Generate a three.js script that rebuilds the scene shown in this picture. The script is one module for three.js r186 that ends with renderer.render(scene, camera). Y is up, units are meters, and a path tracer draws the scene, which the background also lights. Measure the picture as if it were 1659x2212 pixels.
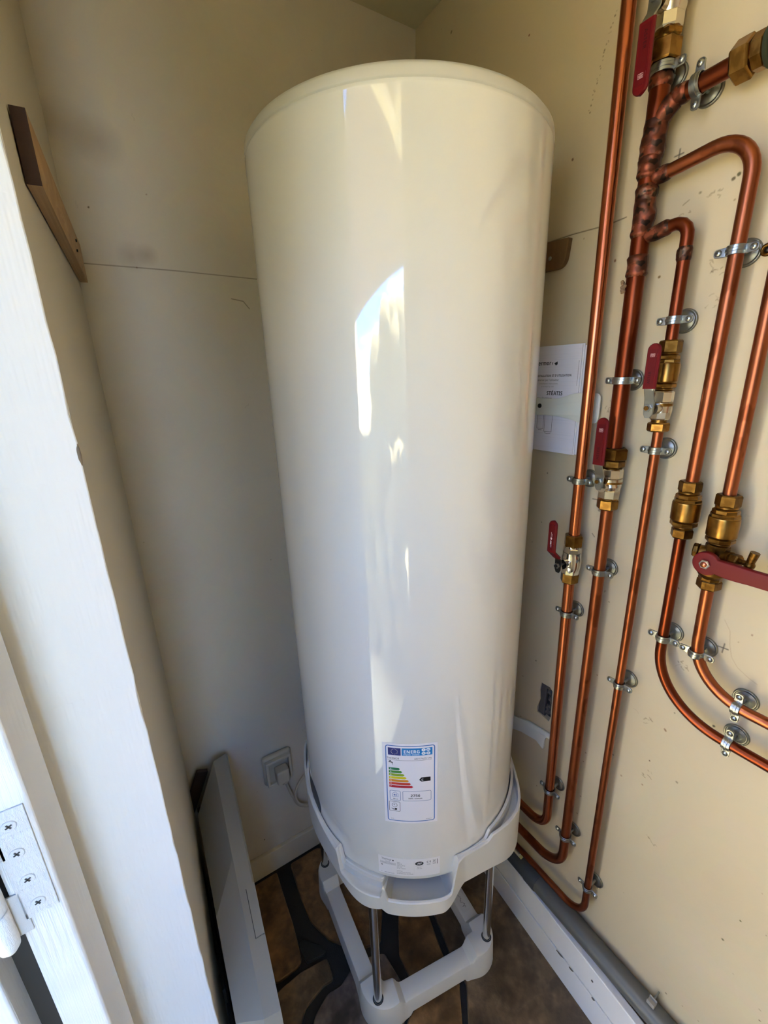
import * as THREE from 'three';
import { RoundedBoxGeometry } from 'three/addons/geometries/RoundedBoxGeometry.js';
import { mergeGeometries, toCreasedNormals } from 'three/addons/utils/BufferGeometryUtils.js';
import { Sky } from 'three/addons/objects/Sky.js';

// ---------------------------------------------------------------- camera, sky, sun, exposure
const V = (x, y, z) => new THREE.Vector3(x, y, z);
const RAD = Math.PI / 180;
const scene = new THREE.Scene();
const camera = new THREE.PerspectiveCamera(99.49, 1659 / 2212, 0.01, 200);
{
  const yaw = 31.175 * RAD, pitch = 17.4226 * RAD, roll = -1.9064 * RAD;
  const f = V(Math.sin(yaw) * Math.cos(pitch), -Math.sin(pitch), -Math.cos(yaw) * Math.cos(pitch));
  const r0 = V(Math.cos(yaw), 0, Math.sin(yaw)), u0 = r0.clone().cross(f);
  const r = r0.clone().multiplyScalar(Math.cos(roll)).addScaledVector(u0, Math.sin(roll));
  const u = u0.clone().multiplyScalar(Math.cos(roll)).addScaledVector(r0, -Math.sin(roll));
  camera.quaternion.setFromRotationMatrix(new THREE.Matrix4().makeBasis(r, u, f.clone().negate()));
  camera.position.set(-0.8144, 1.5912, 1.1191);
}
const renderer = new THREE.WebGLRenderer({ antialias: true });
renderer.setSize(1659, 2212);
renderer.toneMapping = THREE.LinearToneMapping;
renderer.toneMappingExposure = 6.4;
renderer.shadowMap.enabled = true;
const SUN = V(0.11, 0.955, 0.26).normalize();
const sky = new Sky();
sky.name = 'sky'; sky.scale.setScalar(1000);
sky.material.uniforms.turbidity.value = 10;
sky.material.uniforms.rayleigh.value = 0.55;
sky.material.uniforms.mieCoefficient.value = 0.004;
sky.material.uniforms.mieDirectionalG.value = 0.8;
sky.material.uniforms.sunPosition.value.copy(SUN);
scene.add(sky);
scene.environmentIntensity = 0.62; scene.backgroundIntensity = 0.62;
const sun = new THREE.DirectionalLight(0xffe9c8, 25.0);
sun.name = 'sun';
sun.position.copy(SUN).multiplyScalar(20).add(V(-4, 0, 0)); sun.target.position.set(-4, 0, 0);
sun.castShadow = true; sun.shadow.mapSize.set(2048, 2048);
Object.assign(sun.shadow.camera, { left: -10, right: 10, top: 10, bottom: -10, near: 1, far: 45 });
scene.add(sun, sun.target);

// ---------------------------------------------------------------- helpers
let seed = 7;
const rnd = () => { seed = (seed + 0x6d2b79f5) | 0; let t = Math.imul(seed ^ (seed >>> 15), 1 | seed); t = (t + Math.imul(t ^ (t >>> 7), 61 | t)) ^ t; return ((t ^ (t >>> 14)) >>> 0) / 4294967296; };
const rr = (a, b) => a + (b - a) * rnd();
const ss = (a, b, x) => { const t = Math.min(1, Math.max(0, (x - a) / (b - a))); return t * t * (3 - 2 * t); };
const hash2 = (x, y, s) => { let h = Math.imul(x, 374761393) ^ Math.imul(y, 668265263) ^ Math.imul(s, 974634777); h = Math.imul(h ^ (h >>> 13), 1274126177); return ((h ^ (h >>> 16)) >>> 0) / 4294967296; };
function vnoise(x, y, s, p) {                                   // value noise, period p cells
  const xi = Math.floor(x), yi = Math.floor(y), fx = x - xi, fy = y - yi, m = (a) => ((a % p) + p) % p;
  const a = hash2(m(xi), m(yi), s), b = hash2(m(xi + 1), m(yi), s), c = hash2(m(xi), m(yi + 1), s), d = hash2(m(xi + 1), m(yi + 1), s);
  const u = fx * fx * (3 - 2 * fx), v = fy * fy * (3 - 2 * fy);
  return a + (b - a) * u + (c - a) * v + (a - b - c + d) * u * v;
}
const fbm = (u, v, s, n, oct = 4) => { let t = 0, a = 0.5, k = n; for (let i = 0; i < oct; i++) { t += a * vnoise(u * k, v * k, s + i, k); a *= 0.5; k *= 2; } return t / (1 - Math.pow(0.5, oct)); };
function tex(w, h, fn, srgb) {                                   // fn(u, v) -> [r, g, b] 0..1
  const d = new Uint8Array(w * h * 4);
  for (let j = 0; j < h; j++) for (let i = 0; i < w; i++) {
    const c = fn((i + 0.5) / w, (j + 0.5) / h), o = (j * w + i) * 4;
    for (let k = 0; k < 3; k++) d[o + k] = Math.max(0, Math.min(255, Math.round(255 * (c.length ? c[k] : c))));
    d[o + 3] = 255;
  }
  const t = new THREE.DataTexture(d, w, h);
  t.wrapS = t.wrapT = THREE.RepeatWrapping; t.magFilter = THREE.LinearFilter; t.minFilter = THREE.LinearMipmapLinearFilter; t.generateMipmaps = true;
  if (srgb) t.colorSpace = THREE.SRGBColorSpace;
  t.needsUpdate = true;
  return t;
}
const rep = (t, x, y) => { const c = t.clone(); c.repeat.set(x, y); c.needsUpdate = true; return c; };
function canvasTex(w, h, draw) {
  const c = document.createElement('canvas'); c.width = w; c.height = h;
  draw(c.getContext('2d'), w, h);
  const t = new THREE.CanvasTexture(c); t.colorSpace = THREE.SRGBColorSpace; t.anisotropy = 8;
  return t;
}
const count = {};
const numbered = (n) => { const k = (count[n] = (count[n] ?? -1) + 1); return k ? n + '_' + String(k).padStart(3, '0') : n; };
function shade(o) { o.traverse((m) => { if (m.isMesh) { m.castShadow = true; m.receiveShadow = true; } }); return o; }
function tag(o, label, category, group) { o.userData = { label, category }; if (group) o.userData.group = group; return o; }
function thing(name, label, category, p = [0, 0, 0], group) {
  const o = new THREE.Group(); o.name = numbered(name); o.position.set(...p); scene.add(o);
  return tag(o, label, category, group);
}
function part(name, geo, mat, parent, label) {
  const m = new THREE.Mesh(Array.isArray(geo) ? join(geo) : geo, mat);
  m.name = parent === scene ? numbered(name) : name; m.castShadow = m.receiveShadow = true;
  if (label) m.userData.label = label;
  parent.add(m);
  return m;
}
function join(list) {
  const n = list.map((g) => { const q = g.index ? g.toNonIndexed() : g.clone(); for (const k of Object.keys(q.attributes)) if (!['position', 'normal', 'uv'].includes(k)) q.deleteAttribute(k); return q; });
  return mergeGeometries(n);
}
function struct(name, geo, mat, parent = scene) { const m = part(name, geo, mat, parent); if (parent === scene) m.userData.kind = 'structure'; return m; }
const box = (sx, sy, sz, x = 0, y = 0, z = 0, r = 0.002) => new RoundedBoxGeometry(sx, sy, sz, 2, Math.min(r, sx / 2.1, sy / 2.1, sz / 2.1)).translate(x, y, z);
const cyl = (r, a, b, seg = 28, r2 = r) => {                      // between two points
  const d = b.clone().sub(a), g = new THREE.CylinderGeometry(r2, r, d.length(), seg);
  return g.applyQuaternion(new THREE.Quaternion().setFromUnitVectors(V(0, 1, 0), d.clone().normalize())).translate(...a.clone().add(b).multiplyScalar(0.5).toArray());
};
const aim = (g, dir) => g.applyQuaternion(new THREE.Quaternion().setFromUnitVectors(V(0, 1, 0), dir.clone().normalize()));
const lathe = (pts, seg = 40) => new THREE.LatheGeometry(pts.map(([x, y]) => new THREE.Vector2(Math.max(x, 1e-5), y)), seg);
const crease = (g, a = 0.5) => toCreasedNormals(g.scale(300, 300, 300), a).scale(1 / 300, 1 / 300, 1 / 300);   // its vertex matching rounds to 1/100
// hexagonal nut about the y axis, chamfered, from y0 to y1; r = across corners / 2
const hex = (r, y0, y1, turn = 0, sides = 6) => { const c = Math.min(0.0022, (y1 - y0) * 0.2); return crease(lathe([[0, y0], [r * 0.9, y0], [r, y0 + c], [r, y1 - c], [r * 0.9, y1], [0, y1]], sides).rotateY(turn), 0.3); };
// prism over a plan outline [x, z] between two heights
function prism(pts, y0, y1) {
  const s = new THREE.Shape(pts.map(([x, z]) => new THREE.Vector2(x, -z)));
  return new THREE.ExtrudeGeometry(s, { depth: y1 - y0, bevelEnabled: false }).rotateX(-Math.PI / 2).translate(0, y0, 0);
}
// a panel on the right wall: outline in [z, y], thickness t standing out from x = x0 towards the room
function onRightWall(pts, x0, t, holes = [], bevel = 0) {
  const s = new THREE.Shape(pts.map(([z, y]) => new THREE.Vector2(z, y)));
  for (const h of holes) s.holes.push(new THREE.Path(h.map(([z, y]) => new THREE.Vector2(z, y))));
  const g = new THREE.ExtrudeGeometry(s, { depth: t - 2 * bevel, bevelEnabled: bevel > 0, bevelThickness: bevel, bevelSize: bevel, bevelOffset: -bevel, bevelSegments: 2, curveSegments: 8 });
  return g.applyMatrix4(new THREE.Matrix4().makeBasis(V(0, 0, 1), V(0, 1, 0), V(-1, 0, 0))).translate(x0 - bevel, 0, 0);
}
function roundedPts(pts, r, n = 5) {                             // pts 2D, rounded corners; r a number or a list
  const out = [], N = pts.length;
  pts.forEach((p, i) => {
    const q = r.length ? r[i] : r, a = pts[(i + N - 1) % N], b = pts[(i + 1) % N];
    const la = Math.hypot(a[0] - p[0], a[1] - p[1]), lb = Math.hypot(b[0] - p[0], b[1] - p[1]), k = Math.min(q, la / 2, lb / 2);
    if (k < 1e-6) return out.push(p);
    const A = [p[0] + (a[0] - p[0]) * k / la, p[1] + (a[1] - p[1]) * k / la], B = [p[0] + (b[0] - p[0]) * k / lb, p[1] + (b[1] - p[1]) * k / lb];
    for (let j = 0; j <= n; j++) { const t = j / n, u = 1 - t; out.push([u * u * A[0] + 2 * u * t * p[0] + t * t * B[0], u * u * A[1] + 2 * u * t * p[1] + t * t * B[1]]); }
  });
  return out;
}
// pipe along a polyline with rounded bends
function pipe(pts, r, bend, seg = 20) {
  const P = pts.map((p) => V(...p)), path = new THREE.CurvePath();
  let last = P[0];
  for (let i = 1; i < P.length - 1; i++) {
    const b = bend.length ? bend[i - 1] : bend, u = P[i - 1].clone().sub(P[i]).normalize(), w = P[i + 1].clone().sub(P[i]).normalize();
    const A = P[i].clone().addScaledVector(u, b), B = P[i].clone().addScaledVector(w, b);
    if (A.distanceTo(last) > 1e-4) path.add(new THREE.LineCurve3(last, A));
    path.add(new THREE.CubicBezierCurve3(A, A.clone().lerp(P[i], 0.56), B.clone().lerp(P[i], 0.56), B));
    last = B;
  }
  path.add(new THREE.LineCurve3(last, P[P.length - 1]));
  const L = path.getLength(), g = new THREE.TubeGeometry(path, Math.max(8, Math.round(L / 0.008)), r, seg, false);
  const uv = g.attributes.uv; for (let i = 0; i < uv.count; i++) uv.setXY(i, uv.getY(i) * 0.25, uv.getX(i) * L);
  return g;
}
// flat bar: centre line in the plane of [a, b] (x and y), width along z given at each point
function ribbon(pts, thick) {
  const pos = [], idx = [], n = pts.length;
  pts.forEach(([x, y, w], i) => {
    const a = pts[Math.max(0, i - 1)], b = pts[Math.min(n - 1, i + 1)], l = Math.hypot(b[0] - a[0], b[1] - a[1]), nx = -(b[1] - a[1]) / l * thick / 2, ny = (b[0] - a[0]) / l * thick / 2, h = w / 2, c = Math.min(thick * 0.35, h * 0.5);
    for (const [s, z] of [[1, -h + c], [1, h - c], [0.4, h], [-0.4, h], [-1, h - c], [-1, -h + c], [-0.4, -h], [0.4, -h]]) pos.push(x + nx * s, y + ny * s, z);
  });
  for (let i = 0; i < n - 1; i++) for (let k = 0; k < 8; k++) { const a = i * 8 + k, b = i * 8 + (k + 1) % 8; idx.push(a, a + 8, b, b, a + 8, b + 8); }
  for (let k = 1; k < 7; k++) { idx.push(0, k, k + 1); const o = (n - 1) * 8; idx.push(o, o + k + 1, o + k); }
  const g = new THREE.BufferGeometry(); g.setAttribute('position', new THREE.Float32BufferAttribute(pos, 3)); g.setAttribute('uv', new THREE.Float32BufferAttribute(new Array(pos.length / 3 * 2).fill(0), 2)); g.setIndex(idx); g.computeVertexNormals();
  return crease(g, 0.7);
}

// ---------------------------------------------------------------- materials
const nPlaster = tex(512, 512, (u, v) => 0.55 * fbm(u, v, 3, 6, 3) + 0.45 * fbm(u, v, 9, 60, 2));
const nBrush = tex(512, 512, (u, v) => 0.6 * fbm(u * 0.999, v, 21, 10, 4) + 0.4 * vnoise(u * 120, v * 14, 5, 120));
const nMetal = tex(256, 512, (u, v) => 0.5 + 0.35 * (fbm(u, v, 31, 8, 4) - 0.5) + 0.3 * (vnoise(u * 48, v * 4, 33, 48) - 0.5));
const nPeel = tex(512, 512, (u, v) => 0.7 * fbm(u, v, 41, 90, 2) + 0.3 * fbm(u, v, 44, 14, 2));
const std = (color, roughness, more = {}) => new THREE.MeshStandardMaterial({ color, roughness, ...more });
const lin = (r, g, b) => new THREE.Color().setRGB(r, g, b);
const CREAM = [0.545, 0.452, 0.292], PALE = [0.59, 0.53, 0.42];   // right wall; back and left walls
const css = (c, k = 1) => '#' + lin(c[0] * k, c[1] * k, c[2] * k).getHexString();
function copperMap(s, dark) {
  return tex(256, 1024, (u, v) => {
    const n = fbm(u, v, s, 4, 3), f = 0.6 * vnoise(u * 4, v * 22, s + 50, 44) + 0.4 * fbm(u, v, s + 60, 24, 2), spot = ss(0.66, 0.72, fbm(u, v, s + 90, 18, 2)) * dark, t = ss(0.35, 0.75, n) * dark * 0.55 + (f - 0.5) * 0.18;
    const k = Math.max(0, Math.min(1, t + spot * 0.5));
    return [0.88 - 0.34 * k, 0.58 - 0.27 * k, 0.44 - 0.23 * k];
  }, true);
}
const copperNew = copperMap(100, 0.2), copperOld = copperMap(200, 0.8);
const mCopper = std(0xdcc4b4, 0.25, { metalness: 1, map: rep(copperNew, 1, 1), roughnessMap: null, bumpMap: rep(nMetal, 2, 2), bumpScale: 0.00008 });
const mCopperOld = std(0xb09a8a, 0.34, { metalness: 1, map: rep(copperOld, 1, 1.3), bumpMap: rep(nMetal, 2, 2), bumpScale: 0.00016 });
const mCopperDark = std(0x8a6a5a, 0.33, { metalness: 1, map: rep(copperOld, 1, 0.8), bumpMap: rep(nMetal, 2, 2), bumpScale: 0.00012 });
const burnt = tex(512, 512, (u, v) => {
  const n = fbm(u, v, 301, 5, 3), m = fbm(u, v, 307, 7, 2), t = fbm(u, v, 311, 8, 3), k = ss(0.35, 0.65, n), tin = ss(0.58, 0.68, t), pink = ss(0.52, 0.66, m), soot = ss(0.45, 0.3, fbm(u, v, 317, 9, 3));
  const c = [0.34 + 0.16 * k, 0.21 + 0.09 * k, 0.16 + 0.06 * k];
  return [(c[0] + pink * 0.16 + tin * 0.14) * (1 - 0.55 * soot), (c[1] + pink * 0.07 + tin * 0.18) * (1 - 0.45 * soot), (c[2] + pink * 0.05 + tin * 0.17) * (1 - 0.45 * soot)];
}, true);
const mSolder = std(0xcfc4bc, 0.44, { metalness: 0.75, map: rep(burnt, 1, 3), bumpMap: rep(nMetal, 1, 3), bumpScale: 0.0004 });
const brassMap = tex(256, 256, (u, v) => { const k = ss(0.4, 0.75, fbm(u, v, 401, 8, 4)); return [0.74 - 0.16 * k, 0.58 - 0.15 * k, 0.32 - 0.1 * k]; }, true);
const mBrass = std(0xcfc6b6, 0.3, { metalness: 1, map: brassMap, bumpMap: nMetal, bumpScale: 0.0001 });
const mBrassDull = std(0x9c9280, 0.42, { metalness: 1, map: brassMap, bumpMap: nMetal, bumpScale: 0.0003 });
const mNickel = std(0xd9cfbe, 0.24, { metalness: 1, bumpMap: nMetal, bumpScale: 0.0001 });
const mChrome = std(0xe6e2da, 0.14, { metalness: 1 });
const mZinc = std(0x9fa29f, 0.3, { metalness: 1, bumpMap: nMetal, bumpScale: 0.00015 });
const mZincDull = std(0x8e8f88, 0.42, { metalness: 1, bumpMap: nMetal, bumpScale: 0.0002 });
const mSteel = std(0xd6d6d0, 0.2, { metalness: 1 });
const mDarkSteel = std(0x3c3a37, 0.4, { metalness: 0.9 });
const mRed = new THREE.MeshPhysicalMaterial({ color: lin(0.13, 0.0016, 0.0032), roughness: 0.5, specularIntensity: 0.5 });
const mRedDark = std(lin(0.16, 0.004, 0.01), 0.5);
const mEnamel = new THREE.MeshPhysicalMaterial({ color: lin(0.84, 0.835, 0.785), roughness: 0.045, ior: 1.9, bumpMap: rep(nPeel, 6, 6), bumpScale: 0.000012 });
const mCap = std(lin(0.66, 0.65, 0.59), 0.42);
const mPlastic = std(lin(0.74, 0.73, 0.68), 0.4, { bumpMap: rep(nPlaster, 10, 10), bumpScale: 0.00006 });
const mWhitePaint = std(lin(0.80, 0.79, 0.765), 0.5, { bumpMap: rep(nBrush, 4, 4), bumpScale: 0.0006 });
const mWhiteWood = std(lin(0.80, 0.785, 0.75), 0.42, { bumpMap: rep(nBrush, 6, 3), bumpScale: 0.0003 });
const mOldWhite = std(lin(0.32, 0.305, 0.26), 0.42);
const mCreamPlastic = std(lin(0.50, 0.44, 0.33), 0.38);
const mClearPlastic = std(lin(0.66, 0.68, 0.62), 0.35);
const mPvc = std(lin(0.10, 0.10, 0.088), 0.42, { bumpMap: rep(nMetal, 4, 2), bumpScale: 0.0001 });
const mPvcDark = std(lin(0.05, 0.057, 0.063), 0.4);
const mBlack = std(lin(0.012, 0.011, 0.01), 0.5);
const mSlate = std(lin(0.05, 0.055, 0.065), 0.45);
const mScrewHole = std(lin(0.03, 0.03, 0.03), 0.6);

// wall paint: cream with print of dirt, pencil and hairline cracks (flat marks only)
const scribble = (g, x, y, s, n, col, w) => { g.strokeStyle = col; g.lineWidth = w; g.beginPath(); g.moveTo(x, y); for (let i = 0; i < n; i++) { x += rr(-s, s); y += rr(-s, s); g.lineTo(x, y); } g.stroke(); };
function wallTex(w, h, extra, dots, tint = CREAM) {
  return canvasTex(w, h, (g) => {
    g.fillStyle = css(tint); g.fillRect(0, 0, w, h);
    for (let i = 0; i < 90; i++) { const x = rr(0, w), y = rr(0, h), r = rr(60, 260), q = g.createRadialGradient(x, y, 0, x, y, r), k = rnd() < 0.5; q.addColorStop(0, k ? 'rgba(120,96,62,0.045)' : 'rgba(255,246,226,0.06)'); q.addColorStop(1, 'rgba(200,180,140,0)'); g.fillStyle = q; g.fillRect(x - r, y - r, 2 * r, 2 * r); }
    for (let i = 0; i < dots; i++) { g.fillStyle = `rgba(${60 + rr(0, 40)},${42 + rr(0, 30)},${25 + rr(0, 20)},${rr(0.25, 0.9)})`; const r = rr(0.6, 2.2) * (rnd() < 0.06 ? 1.8 : 1); g.beginPath(); g.ellipse(rr(0, w), rr(0, h), r, r * rr(0.5, 1.3), rr(0, 3), 0, 7); g.fill(); }
    for (let i = 0; i < dots / 7; i++) scribble(g, rr(0, w), rr(0, h), rr(2, 6), 3, `rgba(95,75,50,${rr(0.08, 0.25)})`, rr(0.5, 1));
    extra(g);
  });
}
// right wall: 1.70 m x 2.41 m, u = z, v = y
const RW = 1.7, RH = 2.41, KW = 1440, KH = 2048;
const rwTex = wallTex(KW, KH, (g) => {
  const X = (z) => z / RW * KW, Y = (y) => (1 - y / RH) * KH;
  const line = (pts, col, w) => { g.strokeStyle = col; g.lineWidth = w; g.beginPath(); pts.forEach(([z, y], i) => g[i ? 'lineTo' : 'moveTo'](X(z), Y(y))); g.stroke(); };
  line([[0.3, 1.836], [0.505, 1.838], [0.575, 1.835], [0.61, 1.838]], 'rgba(70,55,38,0.8)', 1.3);
  const plus = (z, y, s) => { line([[z - s, y], [z + s, y + s * 0.1]], 'rgba(70,62,52,0.8)', 1.4); line([[z, y - s * 1.2], [z + s * 0.1, y + s * 1.2]], 'rgba(70,62,52,0.8)', 1.4); };
  plus(0.683, 1.9, 0.007); plus(0.618, 1.335, 0.011); plus(0.875, 1.13, 0.008);
  line([[0.835, 1.262], [0.855, 1.285], [0.862, 1.266], [0.846, 1.268]], 'rgba(80,70,55,0.7)', 1.4);
  line([[0.868, 1.182], [0.879, 1.165], [0.883, 1.14], [0.889, 1.12], [0.90, 1.106], [0.918, 1.096], [0.93, 1.092]], 'rgba(120,85,60,0.3)', 0.9);
  line([[0.615, 1.262], [0.622, 1.255]], 'rgba(70,62,52,0.7)', 1.4);
  for (const [z, y, n] of [[0.645, 1.165, 5], [0.62, 1.52, 5], [0.74, 1.82, 4], [0.765, 1.735, 7], [0.768, 1.68, 6], [0.78, 0.9, 6], [0.80, 0.78, 5], [0.83, 0.62, 4], [0.82, 1.06, 6], [0.70, 1.82, 4], [0.655, 1.16, 4]]) for (let i = 0; i < n; i++) scribble(g, X(z) + rr(-9, 9), Y(y) + rr(-14, 14), 3.5, 3, `rgba(88,68,44,${rr(0.2, 0.5)})`, rr(0.7, 1.4));
  for (let i = 0; i < 26; i++) { const t = i / 26; g.fillStyle = 'rgba(60,45,28,0.6)'; g.beginPath(); g.arc(X(0.55 - 0.035 * t) + rr(-2, 2), Y(2.14 - 0.12 * t) + rr(-3, 3), rr(0.5, 1.2), 0, 7); g.fill(); }
}, 260);
const bwTex = wallTex(860, 2048, (g) => {                        // back wall: u = x + 1, v = y
  const X = (x) => (x + 1) * 860, Y = (y) => (1 - y / RH) * KH;
  g.strokeStyle = 'rgba(60,48,34,0.55)'; g.lineWidth = 1.3; g.beginPath(); g.moveTo(X(-0.83), Y(1.82)); g.lineTo(X(-0.65), Y(1.821)); g.lineTo(X(-0.45), Y(1.817)); g.stroke();
  g.strokeStyle = 'rgba(60,48,34,0.6)'; g.beginPath(); g.moveTo(X(-0.53), Y(1.772)); g.lineTo(X(-0.503), Y(1.768)); g.lineTo(X(-0.49), Y(1.752)); g.stroke();
  for (const [x, y, r, a] of [[-0.79, 2.04, 45, 0.10], [-0.83, 2.05, 30, 0.1], [-0.72, 1.84, 26, 0.12], [-0.69, 1.845, 20, 0.14], [-0.74, 2.03, 40, 0.12]]) { const q = g.createRadialGradient(X(x), Y(y), 0, X(x), Y(y), r); q.addColorStop(0, `rgba(70,50,34,${a * 1.6})`); q.addColorStop(1, 'rgba(70,50,34,0)'); g.fillStyle = q; g.fillRect(X(x) - r, Y(y) - r, 2 * r, 2 * r); }
}, 40, PALE);
rwTex.repeat.set(1 / RW, 1 / RH); bwTex.repeat.set(1, 1 / RH); bwTex.offset.set(1, 0);
const wallMat = (map) => std(map ? 0xffffff : lin(...PALE), 0.62, { map: map ?? null, bumpMap: rep(nPlaster, 2, 2), bumpScale: 0.0005 });
const mWallR = wallMat(rwTex), mWallB = wallMat(bwTex), mWall = wallMat(null);
const mCeil = std(lin(0.56, 0.52, 0.36), 0.7, { bumpMap: rep(nPlaster, 2, 2), bumpScale: 0.0006 });
const woodMap = tex(256, 1024, (u, v) => { const w = fbm(u, v, 501, 5, 3), s = vnoise(u * 40 + w * 6, v * 3, 503, 40), k = 0.55 * s + 0.45 * w; return [0.74 - 0.16 * k, 0.60 - 0.16 * k, 0.42 - 0.14 * k]; }, true);
const mWood = std(0xffffff, 0.6, { map: rep(woodMap, 1, 1), bumpMap: rep(nBrush, 2, 2), bumpScale: 0.0003 });
const mWoodDark = std(0x5c4636, 0.6, { map: rep(woodMap, 12, 12), bumpMap: rep(nBrush, 8, 8), bumpScale: 0.0004 });
const stoneMaps = [0, 1, 2].map((k) => tex(512, 512, (u, v) => {
  const n = fbm(u, v, 601 + k * 17, 4, 5), m = fbm(u, v, 607 + k * 13, 9, 4), d = ss(0.42, 0.72, m), vein = ss(0.035, 0, Math.abs(fbm(u, v, 613 + k, 5, 4) - 0.5));
  const base = [[0.52, 0.385, 0.24], [0.47, 0.385, 0.285], [0.55, 0.49, 0.45]][k];
  return base.map((c, i) => c * (0.78 + 0.44 * fbm(u, v, 631 + k, 34, 3)) * (0.5 + 0.8 * n) * (1 - (k === 2 ? 0.4 : 0.2) * d) + vein * [0.03, 0.026, 0.02][i]);
}, true));
const mStone = stoneMaps.map((m) => std(0xffffff, 0.3, { map: rep(m, 2.2, 2.2), bumpMap: rep(nPlaster, 5, 5), bumpScale: 0.0012 }));
const mStoneBlack = std(lin(0.016, 0.017, 0.016), 0.4, { bumpMap: rep(nPlaster, 8, 8), bumpScale: 0.0015 });
const mJoint = std(lin(0.016, 0.015, 0.013), 0.8, { bumpMap: rep(nPlaster, 10, 10), bumpScale: 0.002 });

// ---------------------------------------------------------------- the setting
const H = 2.405, Z1 = 1.75, XW = (z) => -0.819 - 0.0513 * z;      // the left wall stands a little out of square
const DOOR0 = 0.585, DOOR1 = 1.30, DOORH = 2.36;
const hole = [[0.522, 0.732], [0.559, 0.728], [0.563, 0.745], [0.561, 0.822], [0.553, 0.829], [0.527, 0.827], [0.524, 0.80], [0.527, 0.775], [0.520, 0.745]];
struct('wall_right', onRightWall([[-0.12, -0.1], [Z1 + 0.15, -0.1], [Z1 + 0.15, H + 0.1], [-0.12, H + 0.1]], 0.14, 0.14, [hole]), mWallR);
{
  const rec = thing('wall_recess', 'rough dark open box recess in the right wall beside the leftmost copper pipe', 'recess', [0, 0.78, 0.542]);
  part('recess_back', new THREE.BoxGeometry(0.004, 0.105, 0.046, 1, 1, 1).translate(0.016, 0, 0), std(lin(0.02, 0.02, 0.02), 0.9), rec);
  const g = [];
  for (let i = 0; i < 34; i++) { const q = new THREE.IcosahedronGeometry(rr(0.003, 0.008), 0); g.push(q.scale(1, rr(0.7, 1.5), 1).translate(rr(0.008, 0.014), rr(-0.045, 0.042), rr(0.0, 0.018))); }
  part('rubble', g, std(lin(0.10, 0.085, 0.07), 0.95), rec);
  part('box_side', new THREE.BoxGeometry(0.006, 0.096, 0.020).translate(0.006, 0.0, -0.0095), std(lin(0.055, 0.055, 0.06), 0.6), rec);
  part('box_side', new THREE.BoxGeometry(0.006, 0.09, 0.004).translate(0.0055, 0.0, -0.002), std(lin(0.07, 0.07, 0.075), 0.6), rec);
}
const wb = new THREE.ExtrudeGeometry(new THREE.Shape([[-1.1, -0.1], [0.0, -0.1], [0.0, H + 0.1], [-1.1, H + 0.1]].map((p) => new THREE.Vector2(...p))), { depth: 0.12, bevelEnabled: false }).translate(0, 0, -0.12);
struct('wall_back', wb, mWallB);
const wallLeft = new THREE.Group(); wallLeft.name = 'wall_left'; wallLeft.userData.kind = 'structure'; scene.add(wallLeft);
{
  // end face (door reveal) painted white; a chipped arris
  const n = 90, pl = [];
  part('wall_panel', prism([[XW(0), 0], [XW(DOOR0), DOOR0 - 0.004], [XW(DOOR0) - 0.004, DOOR0 - 0.003], [-1.02, DOOR0 - 0.003], [-1.02, 0]], -0.1, H + 0.1), mWall, wallLeft);
  const cg = [];
  for (let i = 0; i <= n; i++) { const y = -0.05 + (H + 0.1) * i / n; pl.push([XW(DOOR0) + rr(-0.0011, 0.0008), y]); }
  const s = new THREE.Shape([...pl.map(([x, y]) => new THREE.Vector2(x, y)), new THREE.Vector2(-1.02, H + 0.05), new THREE.Vector2(-1.02, -0.05)]);
  part('reveal', new THREE.ExtrudeGeometry(s, { depth: 0.004, bevelEnabled: true, bevelThickness: 0.001, bevelSize: 0.001, bevelOffset: -0.001, bevelSegments: 1 }).translate(0, 0, DOOR0 - 0.005), mWhitePaint, wallLeft);
  part('wall_panel', prism([[-0.868, DOOR1], [-0.868, Z1 + 0.1], [-0.88, Z1 + 0.1], [-0.88, DOOR1]], -0.1, H + 0.1), mWall, wallLeft);
  part('lintel', prism([[XW(DOOR0), DOOR0], [-0.86, DOOR1], [-1.02, DOOR1], [-1.02, DOOR0]], DOORH, H + 0.1), mWall, wallLeft);
  const chip = new THREE.IcosahedronGeometry(0.006, 1).scale(0.35, 2.2, 0.35);
  part('paint_chip', chip.translate(XW(DOOR0) - 0.0005, 1.525, DOOR0 - 0.0015), std(lin(0.20, 0.15, 0.10), 0.9), wallLeft);
}
struct('wall_front', new THREE.BoxGeometry(1.05, H + 0.2, 0.15).translate(-0.38, H / 2, Z1 + 0.075), mWall);
struct('ceiling', new THREE.BoxGeometry(1.35, 0.15, Z1 + 0.5).translate(-0.5, H + 0.075, Z1 / 2), mCeil);
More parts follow.
